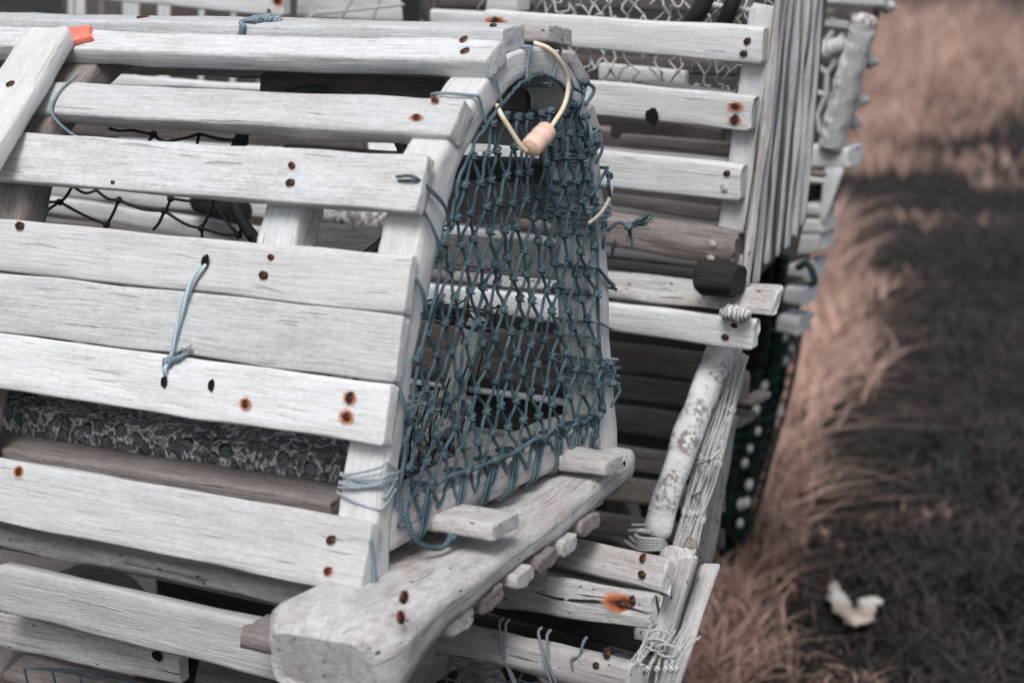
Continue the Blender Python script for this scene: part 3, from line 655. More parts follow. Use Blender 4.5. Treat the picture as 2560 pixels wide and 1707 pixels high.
for i in range(22):
    for j in range(12):
        x = 1200+i*34+(17 if j % 2 else 0)+rng.normal(0, 5); y = -30+j*27+i*1.5+rng.normal(0, 3); G[(i, j)] = U(x, y, 1, .74+rng.normal(0, .008))
for (i, j), p in G.items():
    for q in (((i, j+1), (i-1, j+1)) if j % 2 == 0 else ((i, j+1), (i+1, j+1))):
        if q in G and rng.random() < .8: tube(mb, smooth([p, (p+G[q])/2+rng.normal(0, .003, 3), G[q]], 3), .0013, 5)
tube(mb, [U(1620, 206, 1, .69), U(1840, 236, 1, .69)], .0035, 8); tube(mb, [U(1765, 10, 1, .72), U(1875, 28, 1, .72)], .0035, 8)
mb.build('inner_net', 'pale', t2)
mb = MB(); tube(mb, smooth([U(1775, -30, 1, .68), U(1752, 20, 1, .68), U(1722, 62, 1, .69)], 5), .010, 10); tube(mb, smooth([U(1840, -30, 1, .7), U(1826, 20, 1, .7), U(1806, 66, 1, .71)], 5), .009, 10); mb.build('rubber_strap', 'rubber_and_dark', t2)

# --- trap 3: below trap 2, white slat, birch bow and bunched white net
t3 = thing('lobster_trap', 'trap with a bark-covered birch bow and bunched white netting at its end', 'lobster trap', (-.3, .75, -.35), GRP)
g_, pg = px_board(t3, 'lath', [(990, 702), (1886, 799), (1869, 878), (990, 750)], .60, .013, 'bleach', jag=.004)
px_nails(g_, pg, [(1837, 813), (1814, 842)], .0035, .0035)
h_, ph = px_board(t3, 'lath', [(1120, 655), (1938, 722), (1924, 790), (1120, 700)], (.66, .62, .60, .66), .014, 'worn', rough=.003)
hole(h_, UP(1876, 741, *ph), ph[1], .004, .8)
for i, (y0, y1, hh, m) in enumerate(((600, 632, 30, 'silver'), (636, 668, 26, 'dim'), (842, 880, 70, 'brown'), (905, 962, 62, 'brown'), (985, 1040, 66, 'brown'), (1082, 1140, 58, 'dim'), (1165, 1215, 60, 'dim'), (1262, 1316, 50, 'brown'), (930, 980, 40, 'brown'))):
    px_board(t3, 'side_lath', [(900, y0-60), (1800 if i > 1 else 1770, y1+10), (1795 if i > 1 else 1770, y1+hh+10), (900, y0+hh-60)], .76 if i < 8 else .9, .012, m)
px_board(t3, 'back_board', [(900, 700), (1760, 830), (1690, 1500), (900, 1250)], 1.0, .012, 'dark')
mb = MB(); pth = smooth([U(1806, 868, 1, .66), U(1782, 925, 1, .645), U(1745, 1020, 1, .62), U(1706, 1130, 1, .59), U(1668, 1245, 1, .565), U(1640, 1338, 1, .55)], 8)
P_, T_, N_ = frames(pth); rings = []
for i, p in enumerate(P_):
    b = np.cross(T_[i], N_[i]); rings.append([])
    for j in range(18):
        f = 2*math.pi*j/18; d = N_[i]*math.cos(f)+b*math.sin(f); rr = .0160*(1+.34*nz((p[0]*14+d[0], p[1]*14+d[1], p[2]*14+d[2]), 1.2)); rr *= .8 if i in (0, len(P_)-1) else 1
        rings[-1].append(p+d*rr)
loft(mb, rings, [j*.005 for j in range(18)], 0, True); mb.build('birch_bow', 'birch', t3)
mb = MB()
for q in range(34):          # bunched strands
    u = q/33; pts = []
    for s_ in np.linspace(0, 1, 9):
        xa = 1829-158*s_+2*math.sin(s_*7); xb = 1868-138*s_-10*s_*s_; y = 866+548*s_+u*24
        pts.append(U(xa+(xb-xa)*u+6*math.sin(q*1.7+s_*9)*math.sin(s_*3.1)+rng.normal(0, 2), y, 1, .69-.15*s_+.006*math.sin(q*2.3+s_*4)))
    tube(mb, smooth(pts, 4), .0013, 5)
    for s_ in (2, 4, 6):
        if q % 3 == s_ % 3: blob(mb, pts[s_], .0030, pts[s_+1]-pts[s_], 1.7, 0, q)
for (a, b) in (((1800, 1125), (1760, 1165)), ((1770, 1238), (1740, 1290)), ((1740, 1160), (1775, 1150)), ((1712, 1240), (1750, 1232))): tube(mb, smooth([U(*a, 1, .60), U(*b, 1, .57)], 3), .0018, 5)
for q in range(5): tube(mb, smooth([U(1560+rng.uniform(0, 40), 1330+q*6, 1, .50), U(1600, 1345+q*7, 1, .48), U(1655, 1350+q*6, 1, .49), U(1668, 1372+q*4, 1, .52)], 5), .0022, 6)
tube(mb, smooth([U(1575, 1328, 1, .5), U(1600, 1326, 1, .49), U(1622, 1330, 1, .5)], 5), .0028, 6); tube(mb, smooth([U(1580, 1312, 1, .5), U(1612, 1311, 1, .5)], 3), .0014, 6)
for (x, y) in ((1828, 782), (1850, 785)): blob(mb, U(x, y, 1, .59), .009, (1, 0, .2), 1.5, 0, x)
mb.build('bunched_net', 'pale', t3)
px_board(t3, 'end_post', [(1797, 1045), (1838, 1052), (1779, 1405), (1722, 1398)], .70, .03, 'worn', rough=.005, wav=.005, r=.008)
px_board(t3, 'bottom_bow', [(1838, 790), (1880, 800), (1850, 900), (1820, 890)], .70, .03, 'birch')
for q in ([(1838, 945), (1875, 955), (1868, 1010), (1832, 1003)], [(1800, 1040), (1842, 1048), (1836, 1072), (1796, 1062)], [(1850, 1000), (1880, 1004), (1876, 1018), (1846, 1012)]):
    px_board(t3, 'end_block', q, .74, .05, 'dim')

# --- trap 4: directly under the main trap
t4 = thing('lobster_trap', 'splintered grey trap underneath with a rust-stained split slat and twine turns', 'lobster trap', (-.3, .2, -.45), GRP)
p_, pp = px_board(t4, 'lath', [(1250, 1306), (1660, 1388), (1650, 1480), (1250, 1375)], (.30, .24, .22, .28), .014, 'worn', rough=.0015, jag=.003)
px_nails(p_, pp, [(1609, 1395)], .0042, .009); px_nails(p_, pp, [(1606, 1436)], .0042, 0)
q_, pq = px_board(t4, 'lath', [(1180, 1409), (1628, 1478), (1615, 1568), (1140, 1506)], (.22, .17, .16, .21), .014, 'worn', rough=.003, jag=.012)
px_nails(q_, pq, [(1556, 1509)], .005, .016, streak=(1, 0, -.15)); px_nails(q_, pq, [(1583, 1500)], .0035, 0)
mb = MB(); pa1, pa2 = UP(1340, 1480, *pq), UP(1626, 1530, *pq); dd = (pa2-pa1); nn = pq[1]   # the long split along the slat
W_ = np.cross(dd/np.linalg.norm(dd), nn); v = []; 
for i in range(13):
    s = i/12; wdt = .0028*math.sin(math.pi*(.08+.85*s)); p = pa1+dd*s+nn*.0011+W_*.002*math.sin(s*7); v += [p+W_*wdt*.5, p-W_*wdt*.5]
f = [[2*i, 2*i+2, 2*i+3, 2*i+1] for i in range(12)]; mb.add(v, f, [[(0, 0)]*4]*12); mb.build('split', 'rubber_and_dark', q_)
r_, pr_ = px_board(t4, 'lath', [(1090, 1541), (1570, 1645), (1560, 1735), (1060, 1625)], (.14, .08, .07, .13), .020, 'worn', rough=.003, r=.007, jag=.008)
px_nails(r_, pr_, [(1519, 1632), (1457, 1612), (1494, 1662), (1506, 1645)][:1]+[(1493, 1663)], .004, .003)
mb = MB()
for (a, b) in (((1253, 1558), (1262, 1640)), ((1268, 1562), (1264, 1632)), ((1350, 1582), (1368, 1668)), ((1372, 1588), (1376, 1660)), ((1462, 1607), (1432, 1655))):
    a3, b3 = UP(*a, *pr_)+pr_[1]*.002, UP(*b, *pr_)+pr_[1]*.002; tube(mb, smooth([a3+np.array([0, .006, .003]), a3, (a3+b3)/2+rng.normal(0, .001, 3), b3, b3+np.array([.010, .004, -.03])], 5), .0014, 6)
mb.build('lath_ties', 'greytw', t4)
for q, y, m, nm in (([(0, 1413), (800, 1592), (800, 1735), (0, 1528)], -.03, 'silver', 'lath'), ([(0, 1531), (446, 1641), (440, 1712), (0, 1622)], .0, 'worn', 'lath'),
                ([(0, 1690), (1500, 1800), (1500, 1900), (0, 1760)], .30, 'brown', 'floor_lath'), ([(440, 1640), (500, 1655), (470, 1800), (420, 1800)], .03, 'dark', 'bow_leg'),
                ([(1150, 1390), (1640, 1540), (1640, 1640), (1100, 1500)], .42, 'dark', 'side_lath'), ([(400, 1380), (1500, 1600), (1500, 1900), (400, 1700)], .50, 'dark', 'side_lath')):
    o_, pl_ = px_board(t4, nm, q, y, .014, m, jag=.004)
    if q[0] == (0, 1531): hole(o_, UP(396, 1637, *pl_), pl_[1], .0065, .8)
px_board(t4, 'corner_post', [(1658, 1400), (1735, 1404), (1672, 1612), (1584, 1600)], (.27, .29, .24, .22), .05, 'worn', rough=.006, wav=.005, r=.01, jag=.004)
px_board(t4, 'outer_slat', [(1750, 1424), (1794, 1428), (1688, 1760), (1632, 1750)], (.33, .33, .22, .20), .018, 'worn', rough=.003, jag=.006)
px_board(t4, 'end_bar', [(1712, 1370), (1745, 1374), (1738, 1428), (1700, 1420)], .34, .03, 'dim', rough=.003)
mb = MB()
for q in range(16):
    x0 = 1560+q*8+rng.normal(0, 5); k_ = rng.uniform(-1, 1)
    pts = [U(x0+60+rng.normal(0, 8), 1572+rng.uniform(-22, 22), 1, .14), U(x0+36, 1620, 1, .13), U(x0+8+14*k_, 1672, 1, .12), U(x0-14+30*k_, 1770, 1, .12)]
    tube(mb, smooth(pts, 5), .0011, 5)
    if q % 2: blob(mb, pts[2], .0026, (0, 0, 1), 1.4, 0, q)
mb.build('torn_net', 'pale', t4)
for c in ((1650, 1590), (1642, 1612), (1668, 1626)):
    mb = MB(); ringtube(mb, U(*c, 1, .12), (1, .2, 0), (0, -.2, 1), .010, .006, .0011); mb.build('twine_loop', 'pale', t4)
mb = MB()
tube(mb, smooth([U(1130, 1725, 1, .20), U(1175, 1668, 1, .20), U(1250, 1645, 1, .20), U(1320, 1662, 1, .20), U(1380, 1725, 1, .20)], 7), .0032, 8)
mb.build('bent_rod', 'dim', t4)
mb = MB(); pts = {}
for i in range(12):
    for j in range(4): pts[(i, j)] = U(980+i*62+(30 if j % 2 else 0), 1640+j*34-(i % 3)*5, 1, .24)+rng.normal(0, .003, 3)
for (i, j), p in pts.items():
    for q in ((i+1, j), (i, j+1)):
        if q in pts: tube(mb, smooth([p, (p+pts[q])/2+np.array([0, 0, -.004]), pts[q]], 3), .0010, 5)
mb.build('side_net', 'greytw', t4); mb = MB()
for (x, y) in ((60, 1668), (130, 1672), (200, 1690)):
    a3 = U(x, y, 1, .05); tube(mb, smooth([a3, U(x+90, y+8, 1, .05), U(x+180, y+28, 1, .06)], 5), .0015, 6); tube(mb, smooth([a3, U(x+12, y+50, 1, .06)], 3), .0013, 6)
mb.build('side_net', 'greytw', t4)

# --- trap 5: stands on end, laths seen edge-on
t5 = thing('lobster_trap', 'trap standing upright on its end, narrow fluted slat edges side by side', 'lobster trap', (.05, .95, -.1), GRP)
bot = [715, 706, 655, 640, 618, 590, 562]; bx_ = [1866, 1893, 1926, 1948, 1972, 1993, 2012]
vd = np.array([-.40, .86, 0])
mb = MB()
for i in range(7):
    yy = .62+.035*i; x0 = 1943+i*18.3; xb = bx_[i]-14; wd_ = 12 if i else 20; zt = .58
    P = [U(x0, -60, 1, yy), U(x0+wd_, -60, 1, yy+.004), U(xb+wd_+2, bot[i]-4, 1, yy+.004), U(xb, bot[i], 1, yy)]
    m_ = MB(); n = CAM-(P[0]+P[2])/2; n[2] = 0
    hexboard(m_, P[0], P[1], P[3], P[2], n, .05, rough=.0035, wav=.003, jag=.006, r=.004); m_.build('lath', 'bleach' if i else 'worn', t5)
for q in ([(1955, -60), (2075, -60), (2010, 560), (1890, 700)],):
    px_board(t5, 'end_board', q, (.95, .98, .98, .95), .02, 'brown')
px_board(t5, 'bow', [(1850, 640), (1880, 655), (1866, 740), (1826, 735)], .66, .03, 'worn', rough=.004)
px_board(t5, 'bow', [(1842, 560), (1874, 565), (1862, 660), (1832, 650)], .70, .02, 'silver')

# --- trap 6: far right pale trap with a thick rope-wrapped bow
t6 = thing('lobster_trap', 'bleached trap farthest right with a thick white rope-wound bow and open netting', 'lobster trap', (.2, 1.4, -.1), GRP)
Y6 = 1.25
px_board(t6, 'lath', [(2050, -40), (2205, -36), (2203, 18), (2050, 10)], Y6, .02, 'bleach')
mb = MB(); tube(mb, smooth([U(2165, 38, 1, Y6), U(2150, 100, 1, Y6), U(2118, 200, 1, Y6), U(2092, 300, 1, Y6), U(2076, 372, 1, Y6)], 8), [.012]+[.0175+.001*math.sin(i*1.7) for i in range(31)]+[.014], 14, 0, True)
mb.build('bow', 'birch', t6)
mb = MB()
for s in np.linspace(.03, .97, 38):
    x = 2162+(2078-2162)*s; y = 50+(365-50)*s; c = U(x, y, 1, Y6); ringtube(mb, c, (.86, -.5, .15*math.sin(s*30)), (.45, .86, .25), .0172, .0172, .0020, 12, 6)
mb.build('rope_winding', 'pale', t6)
mb = MB()
for a, b in (((2062, 52), (2125, 60)), ((2062, 60), (2125, 68)), ((2056, 140), (2098, 148)), ((2054, 150), (2092, 152)), ((2050, 168), (2068, 184)), ((2068, 184), (2092, 152)), ((2068, 184), (2066, 238)), ((2066, 238), (2044, 290)), ((2044, 290), (2050, 330)), ((2044, 232), (2066, 238)), ((2084, 60), (2072, 24)), ((2128, 30), (2140, 50)), ((2060, 110), (2084, 78)), ((2085, 110), (2110, 86)), ((2120, 300), (2152, 250)), ((2115, 320), (2135, 300)), ((2176, 90), (2186, 60)), ((2182, 100), (2170, 76))):
    tube(mb, smooth([U(*a, 1, Y6+.02), U(*b, 1, Y6+.02)], 3), .004, 6)
for c in ((2068, 20), (2088, 118), (2070, 126), (2060, 128)): blob(mb, U(*c, 1, Y6+.02), .013, (1, 0, .5), 1.5, 0, c[0])
mb.build('open_netting', 'pale', t6)
for q, m in (([(2195, -30), (2217, -30), (2120, 330), (2104, 320)], 'dark'), ([(2050, 12), (2205, 20), (2120, 330), (2020, 400)], 'brown')):
    px_board(t6, 'end_board', q, Y6+.08, .01, m)
for c in ((2214, 16), (2172, 154), (2150, 250), (2130, 305)):
    mb = MB(); blob(mb, U(*c, 1, Y6+.04), .009, (1, 0, 0), 1.6, 0, 1.); mb.build('net_float', 'pale', t6)
# lower frame of trap 6 : pale blocks with gaps, stepping down to the left
for q, m in (([(2020, 366), (2118, 372), (2112, 424), (2022, 420)], 'bleach'), ([(2028, 424), (2070, 428), (2066, 442), (2024, 438)], 'dim'), ([(2062, 420), (2112, 420), (2062, 560), (2048, 555)], 'bleach'),
             ([(2018, 440), (2064, 444), (2062, 462), (2018, 458)], 'bleach'), ([(2016, 512), (2052, 516), (2046, 545), (2012, 540)], 'silver'), ([(2008, 552), (2052, 552), (2050, 585), (2004, 585)], 'bleach'),
             ([(1998, 588), (2046, 588), (2040, 634), (1990, 640)], 'silver'), ([(1978, 660), (2028, 652), (2020, 700), (1966, 690)], 'bleach'), ([(1968, 716), (2012, 722), (2002, 768), (1958, 760)], 'bleach'),
             ([(1950, 790), (1995, 796), (1986, 840), (1940, 828)], 'silver'), ([(1994, 545), (2048, 545), (1990, 780), (1950, 780)], 'brown')):
    px_board(t6, 'end_block', q, Y6+.0 if m != 'brown' else Y6+.08, .05, m, jag=.004)
mb = MB(); tube(mb, smooth([U(2036, 455, 1, Y6+.06), U(2036, 512, 1, Y6+.06)], 4), .022, 12, 0, True); mb.build('opening', 'rubber_and_dark', t6)  # black solid added to paint the shade inside the opening
mb = MB(); tube(mb, smooth([U(1992, 700-30, 1, Y6-.03), U(2020, 660, 1, Y6-.03), U(2036, 700, 1, Y6-.03), U(2024, 712, 1, Y6-.03)], 5), .005, 7); mb.build('green_cord', 'green', t6)

# --- trap 7: black-green mesh trap at the end of the stack
t7 = thing('mesh_trap', 'black-green mesh trap at the right foot of the stack with white floats', 'lobster trap', (-.3, 1.6, -.6))
E7 = [(1938, 618, 1984, 606), (1926, 700, 1975, 760), (1895, 860, 1982, 840), (1850, 1000, 1960, 960), (1818, 1110, 1932, 1100), (1796, 1230, 1886, 1232), (1774, 1396, 1842, 1410), (1770, 1440, 1815, 1450)]
mb = MB(); L7 = [U(a, b, 1, 1.25+i*.07) for i, (a, b, c, d) in enumerate(E7)]; R7 = [U(c, d, 1, 1.75) for (a, b, c, d) in E7]
v = []; f = []
for a, b in zip(L7, R7): v += [a, b, b+np.array([-.3, .3, 0]), a+np.array([-.3, .3, 0])]
for i in range(len(L7)-1):
    for j in range(4): f.append([4*i+j, 4*i+(j+1) % 4, 4*i+4+(j+1) % 4, 4*i+4+j])
mb.add(v, f, [[(0, 0)]*4 for _ in f]); mb.build('mesh_wall', 'rubber_and_dark', t7)
mb = MB(); Ls, Rs = smooth(L7, 4), smooth(R7, 4)
for u in np.linspace(0, 1, 9): tube(mb, smooth([a+(b-a)*u+rng.normal(0, .006, 3)+np.array([.012, -.012, 0]) for a, b in zip(L7, R7)], 4), .004, 5)
for i in range(len(Ls)): tube(mb, [Ls[i]+np.array([.012, -.012, 0]), Rs[i]+np.array([.012, -.012, 0])], .003, 5)
mb.build('mesh_cords', 'green', t7)
for x, y in ((1962, 845), (1978, 872), (1964, 902), (1911, 965), (1898, 986), (1890, 1026), (1951, 1032), (1895, 1078), (1875, 1122), (1862, 1158), (1873, 1212), (1852, 1260), (1866, 1256), (1850, 1308)):
    q = MB(); c = U(x, y, 1, 1.42); s = rng.uniform(.7, 1.); blob(q, c, .0065*s, (.2, .2, 1), 1.5, 0, x*.1, .08); q.build('float', 'pale', t7)

# --- trap 8: behind, top left
t8 = thing('lobster_trap', 'trap at the back left with a broad white plank over short upright slats', 'lobster trap', (-.9, 1.1, .1), GRP)
k_, pk = px_board(t8, 'lath', [(190, -80), (708, -26), (700, 47), (190, -8)], .70, .016, 'bleach')
px_nails(k_, pk, [(674, 28)], .003, .003); px_nails(k_, pk, [(696, 0)], .005, .015)
for x, ww, m in ((165, 16, 'bleach'), (186, 24, 'bleach'), (245, 14, 'dim'), (303, 40, 'bleach'), (392, 32, 'bleach'), (493, 16, 'silver'), (572, 14, 'silver'), (640, 16, 'dim')):
    px_board(t8, 'upright_slat', [(x+4, -30), (x+ww+4, -30), (x+ww, 260), (x, 260)], .90, .014, m)
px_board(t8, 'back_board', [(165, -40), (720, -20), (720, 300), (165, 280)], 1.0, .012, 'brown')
for q, y, m in (([(60, 175), (900, 230), (900, 262), (60, 205)], .55, 'bleach'), ([(60, 290), (900, 345), (900, 380), (60, 330)], .60, 'dim'), ([(20, 480), (780, 590), (780, 640), (20, 520)], .55, 'silver'),
                ([(20, 440), (780, 520), (780, 560), (20, 475)], .60, 'bleach'), ([(20, 535), (700, 620), (700, 660), (20, 570)], .50, 'dim'), ([(20, 570), (780, 680), (780, 720), (20, 640)], .62, 'dim')):
    px_board(t8, 'side_lath', q, y, .014, m)
mb = MB(); tube(mb, smooth([U(780, 520, 1, .5), U(900, 545, 1, .5), U(1000, 560, 1, .5)], 5), .016, 12, 0, True); mb.build('birch_pole', 'birch', t8)
mb = MB(); c = U(600, 530, 1, .5); tube(mb, [c, c+np.array([-.1, .05, 0])], .016, 12, 0, True); mb.build('log', 'dark', t8)
# --- trap 9: between, top centre
t9 = thing('lobster_trap', 'white trap at the back centre with dark posts, between the left and right traps', 'lobster trap', (-.5, 1.2, .1), GRP)
px_board(t9, 'lath', [(745, -40), (1005, -12), (1000, 58), (745, 46)], .85, .014, 'bleach')
px_board(t9, 'post', [(702, -30), (745, -30), (740, 60), (700, 60)], .80, .03, 'brown'); px_board(t9, 'post', [(998, -30), (1042, -30), (1050, 70), (1010, 70)], .80, .03, 'dark'); px_board(t9, 'post', [(1046, -30), (1088, -30), (1092, 70), (1060, 70)], .84, .03, 'brown')
px_board(t9, 'lath', [(1085, -60), (1240, -50), (1240, 2), (1085, -8)], .95, .014, 'brown')
px_board(t9, 'back_board', [(700, 40), (1300, 60), (1300, 120), (700, 100)], 1.0, .012, 'dim')
mb = MB()
for a, b in (((745, 60), (790, 35)), ((790, 35), (1010, 12)), ((780, 60), (770, 0)), ((850, 50), (880, 0)), ((930, 50), (950, 0))): tube(mb, smooth([U(*a, 1, .78), U(*b, 1, .78)], 3), .002, 5)
mb.build('loose_cord', 'pale', t9)

# --- the rest of the heap, whole traps of the common pattern filling the stack below and behind
def plain_trap(x, y, z, L, W, H, label, rz=0.):
    t = thing('lobster_trap', label, 'lobster trap', (x, y, z), GRP); t.rotation_euler = (0, 0, rz)
    sc = W/.42
    for xx in (-L/2, -.01, L/2-.03):
        b = bow(xx, xx+.035, 'dim', 'bow', t, -.19*sc, .012, sc); b.location = (b.location[0]+x, b.location[1]+y, b.location[2]+z)
    for k in range(11):
        a = math.pi*(k+.5)/11; yy, zz = -math.cos(a)*W*.5, math.sin(a)*H*.97+.02; n = np.array([0, -math.cos(a), math.sin(a)]); tn = np.array([0, n[2], -n[1]])
        if k == 6: continue
        c = np.array([0, yy, zz]); mb = MB(); hexboard(mb, c+tn*.019+(L/2, 0, 0), c-tn*.019+(L/2, 0, 0), c+tn*.019-(L/2, 0, 0), c-tn*.019-(L/2, 0, 0), n, .012, n=12)
        o = mb.build('lath', 'dim' if k % 3 else 'silver', t); o.location = (o.location[0]+x, o.location[1]+y, o.location[2]+z)
    for k in range(6):
        yy = -W/2+W*(k+.5)/6; mb = MB(); hexboard(mb, (L/2, yy+.02, .012), (L/2, yy-.02, .012), (-L/2, yy+.02, .012), (-L/2, yy-.02, .012), (0, 0, 1), .012, n=10)
        o = mb.build('floor_lath', 'dim', t); o.location = (o.location[0]+x, o.location[1]+y, o.location[2]+z)
    return t
plain_trap(-.62, .19, -.62, 1.0, .44, .38, 'trap on the grass at the bottom of the near stack')
plain_trap(-.80, .80, -.62, 1.0, .44, .38, 'trap on the grass at the bottom of the second stack')
plain_trap(-1.15, 1.40, -.62, 1.0, .44, .40, 'trap on the grass at the bottom of the rearmost stack')
plain_trap(-1.0, 1.45, -.21, 1.0, .44, .40, 'top trap of the rearmost stack')

# ================================================================== GROUND
GZ = -.62
def ground_mat():
    m, t, b = mat('rough_turf', .95); L = t.links.new
    tc = nd(t, 'ShaderNodeTexCoord')
    def ns(sc, d=5., r=.6):
        n = nd(t, 'ShaderNodeTexNoise', Scale=sc, Detail=d, Roughness=r); L(tc.outputs['Object'], n.inputs[0]); return n.outputs[0]
    c = ramp(t, ns(9.), [(.3, (.009, .009, .0095)), (.55, (.018, .017, .018)), (.75, (.04, .032, .030))])
    c = mix(t, ramp(t, ns(2.2, 3.), [(.55, G3(0)), (.7, G3(.6))]), c, (.02, .026, .02))
    c = mix(t, ramp(t, ns(2.6, 6.), [(.60, G3(0)), (.70, G3(.4))]), c, (.16, .11, .095))
    c = mix(t, ramp(t, ns(60., 3.), [(.55, G3(0)), (.8, G3(.5))]), c, (.10, .075, .065))
    L(c, b.inputs['Base Color']); bp = nd(t, 'ShaderNodeBump', Strength=1., Distance=.03); L(ns(30.), bp.inputs['Height']); L(bp.outputs[0], b.inputs['Normal'])
    M['ground'] = m
ground_mat()
def gh(x, y): return GZ+.05*noise.noise(Vector((x*.7, y*.7, 0)))+.03*noise.noise(Vector((x*2.1, y*2.1, 5)))-.02
mb = MB(); xs = np.concatenate([np.linspace(-60, -12, 13), np.linspace(-11, 4, 76), np.linspace(5, 60, 12)]); ys = np.concatenate([np.linspace(-20, -1, 8), np.linspace(0, 16, 82), np.linspace(18, 150, 16)])
v = [(x, y, gh(x, y)) for x in xs for y in ys]; ny = len(ys)
f = [[i*ny+j, (i+1)*ny+j, (i+1)*ny+j+1, i*ny+j+1] for i in range(len(xs)-1) for j in range(ny-1)]
mb.add(v, f, [[(0, 0)]*4 for _ in f]); g = mb.build('ground', 'ground', None, origin=(0, 0, 0)); g['kind'] = 'structure'
M['road'] = simple('grey_gravel', (.34, .34, .345), .95, nscale=6., col2=(.24, .24, .245), bump=.6)
ra, rb = np.array([-60, 17.5]), np.array([40, 21.]); mb = MB(); v = []; f = []
for i in range(41):
    p = ra+(rb-ra)*i/40; v += [(p[0], p[1], GZ+.08), (p[0], p[1]+4.5, GZ+.08)]
f = [[2*i, 2*i+2, 2*i+3, 2*i+1] for i in range(40)]; mb.add(v, f, [[(0, 0)]*4 for _ in f]); r = mb.build('road', 'road', None, origin=(0, 0, 0)); r['kind'] = 'structure'
def blade_mat(name, a, b_):
    m, t, b = mat(name, .8); L = t.links.new; uv = nd(t, 'ShaderNodeUVMap'); sp = nd(t, 'ShaderNodeSeparateXYZ'); L(uv.outputs[0], sp.inputs[0])
    L(mix(t, sp.outputs[0], a, b_), b.inputs['Base Color']); b.inputs['Subsurface Weight'].default_value = 0.; M[name] = m
blade_mat('straw', (.74, .50, .41), (.17, .105, .085)); blade_mat('sod', (.015, .0145, .016), (.075, .057, .052)); blade_mat('sage', (.018, .022, .017), (.038, .042, .034))
def blades(name, m, pts, label, cat, h0, h1, lean, wd=.004):
    V = []; Fc = []; UVs = []
    for (x, y, hh, dx, dy, *ce) in pts:
        z = gh(x, y)-.01; h = hh*rng.uniform(h0, h1); L_ = np.array([dx, dy])*lean*h+rng.normal(0, (.25 if rng.random() < .75 else .7)*h, 2); s = rng.normal(0, 1, 2); s = s/np.linalg.norm(s)*wd*rng.uniform(.6, 1.3); c = min(1, max(0, .45+.5*noise.noise(Vector((x*7, y*7, 0)))+rng.normal(0, .16)+(ce[0] if ce else 0))); o = len(V)
        for t_, w_ in ((0, 1.), (.35, .9), (.7, .6), (1, .05)):
            cx_, cy_ = x+L_[0]*t_**1.7, y+L_[1]*t_**1.7; zz = z+h*(t_-.35*t_*t_*min(1.6, np.linalg.norm(L_)/max(h, .01)))
            V += [(cx_-s[0]*w_, cy_-s[1]*w_, zz), (cx_+s[0]*w_, cy_+s[1]*w_, zz)]
        for k in range(3): Fc.append([o+2*k, o+2*k+1, o+2*k+3, o+2*k+2]); UVs.append([(c, 0)]*4)
    b = MB(); b.add(V, Fc, UVs, 0, True); ob = b.build(name, m, None, origin=(0, 0, 0)); ob['kind'] = 'stuff'; ob['label'] = label; ob['category'] = cat
def G(x, y): return U(x, y, 2, GZ)
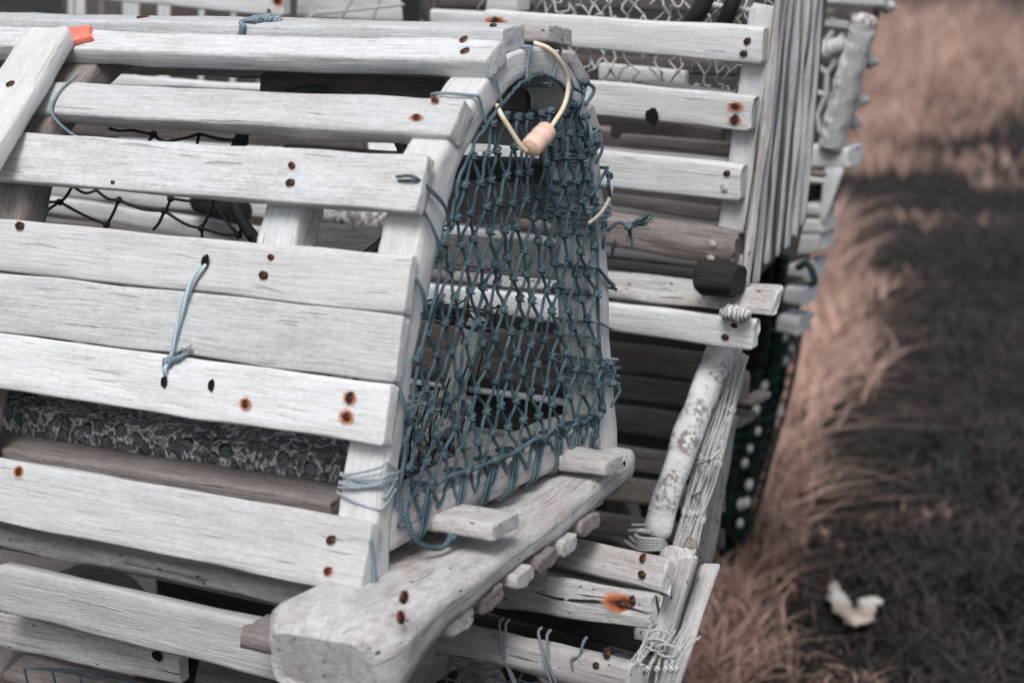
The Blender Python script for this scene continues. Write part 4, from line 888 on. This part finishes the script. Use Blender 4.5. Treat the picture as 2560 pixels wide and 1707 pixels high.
# straw tufts: (photo x, y, spread in photo px, count, height, lean dir)
tufts = []
def clump(x, y, sx, sy, n, h, dx=0., dy=0.):
    for _ in range(max(3, n//34)):
        g = G(x+rng.normal(0, sx), min(1880, y+rng.normal(0, sy))); sc = (g[1]+1.35)*.011; a = rng.normal(0, .7); c_ = rng.uniform(-.35, .3); e_ = rng.normal(-.2, .7)
        if g[1] < 40:
            for _ in range(26): tufts.append((g[0]+rng.normal(0, sc), g[1]+rng.normal(0, sc), h*rng.uniform(.5, 1.1), dx+a+rng.normal(0, .35), e_+rng.normal(0, .5), c_))
for x, y, sx, sy, n, h in ((1700, 1690, 50, 50, 1100, .22), (1780, 1650, 45, 40, 900, .2), (1830, 1560, 30, 45, 700, .2), (1960, 1700, 110, 25, 450, .12), (1850, 1480, 20, 55, 600, .22),
                           (1870, 1330, 22, 60, 1000, .32), (1915, 1200, 22, 70, 1200, .38), (1955, 1050, 26, 70, 1300, .42), (1985, 900, 26, 60, 1300, .42), (2030, 800, 36, 45, 1200, .38), (2080, 850, 30, 40, 500, .3),
                           (2010, 700, 22, 50, 900, .42), (2040, 600, 18, 40, 500, .36), (2120, 400, 50, 30, 900, .35), (2230, 320, 100, 22, 1300, .5), (2200, 220, 60, 35, 1500, .75), (2290, 190, 80, 35, 1500, .8), (2200, 110, 60, 30, 900, .9), (2400, 240, 70, 30, 1000, .6), (2480, 130, 80, 35, 1100, .7), (2380, 110, 80, 30, 900, .8), (2300, 60, 90, 20, 600, .8),
                           (2400, 390, 110, 9, 450, .25), (2520, 440, 50, 8, 150, .2), (2330, 560, 60, 8, 90, .15), (2230, 700, 40, 14, 90, .15), (2080, 1250, 40, 50, 160, .12), (2150, 1660, 160, 35, 380, .1), (2250, 1290, 70, 14, 90, .1)):
    d = rng.normal(0, .6, 2); clump(x, y, sx, sy, int(n*.9), h*.5, .15, -.3+d[1]*.3)
blades('dry_grass', 'straw', tufts, 'tufts of long straw-coloured dry grass along the foot of the traps', 'dry grass', .5, 1.1, .8, .0026)
sod = []
for _ in range(26000):
    x = rng.uniform(1650, 2700); y = 1800-1750*rng.random()**.75
    g = G(x, y)
    if g[1] < 22: d = rng.normal(0, 1, 2); sod.append((g[0], g[1], .05+.02*max(0, g[1]-4)*.4, *d))
blades('short_turf', 'sod', sod, 'short dark dead turf beyond the straw', 'turf', .4, 1.2, .8, .004)
sg = []
for x, y, s, n in ((2440, 1480, 60, 350), (2200, 1150, 120, 200), (2350, 800, 150, 200), (2400, 1150, 120, 200)):
    for _ in range(n): g = G(x+rng.normal(0, s), y+rng.normal(0, s*.5)); d = rng.normal(0, 1, 2); sg.append((g[0], g[1], .07, *d))
blades('green_grass', 'sage', sg, 'sparse green grass patches among the dark turf', 'grass', .4, 1.2, .8, .0045)
# pale scrap lying on the turf
mb = MB(); pth = smooth([G(2086, 1486), G(2088, 1520), G(2110, 1556), G(2140, 1580), G(2160, 1570), G(2166, 1535), G(2205, 1538)], 7)
pth = [p+np.array([0, 0, .022]) for p in pth]; P_, T_, N_ = frames(pth); rings = []
for i, p in enumerate(P_):
    b = np.cross(T_[i], N_[i]); rings.append([]); e = math.sin(math.pi*(i+.6)/(len(P_)+.2))**.5
    for j in range(12):
        fa = 2*math.pi*j/12; d = N_[i]*math.cos(fa)+b*math.sin(fa)*.8; rings[-1].append(p+d*np.array([1, 1, .6])*.017*e*(1+.7*nz((p[0]*45+d[0]*3, p[1]*45+d[1]*3, d[2]*3), 1.)+.3*math.sin(j*2.1+i*.9)))
loft(mb, rings, [j*.01 for j in range(12)], 0, True); sc = mb.build('bark_scrap', 'scrap', None); tag(sc, 'curled white scrap of bark lying on the dark turf', 'scrap')
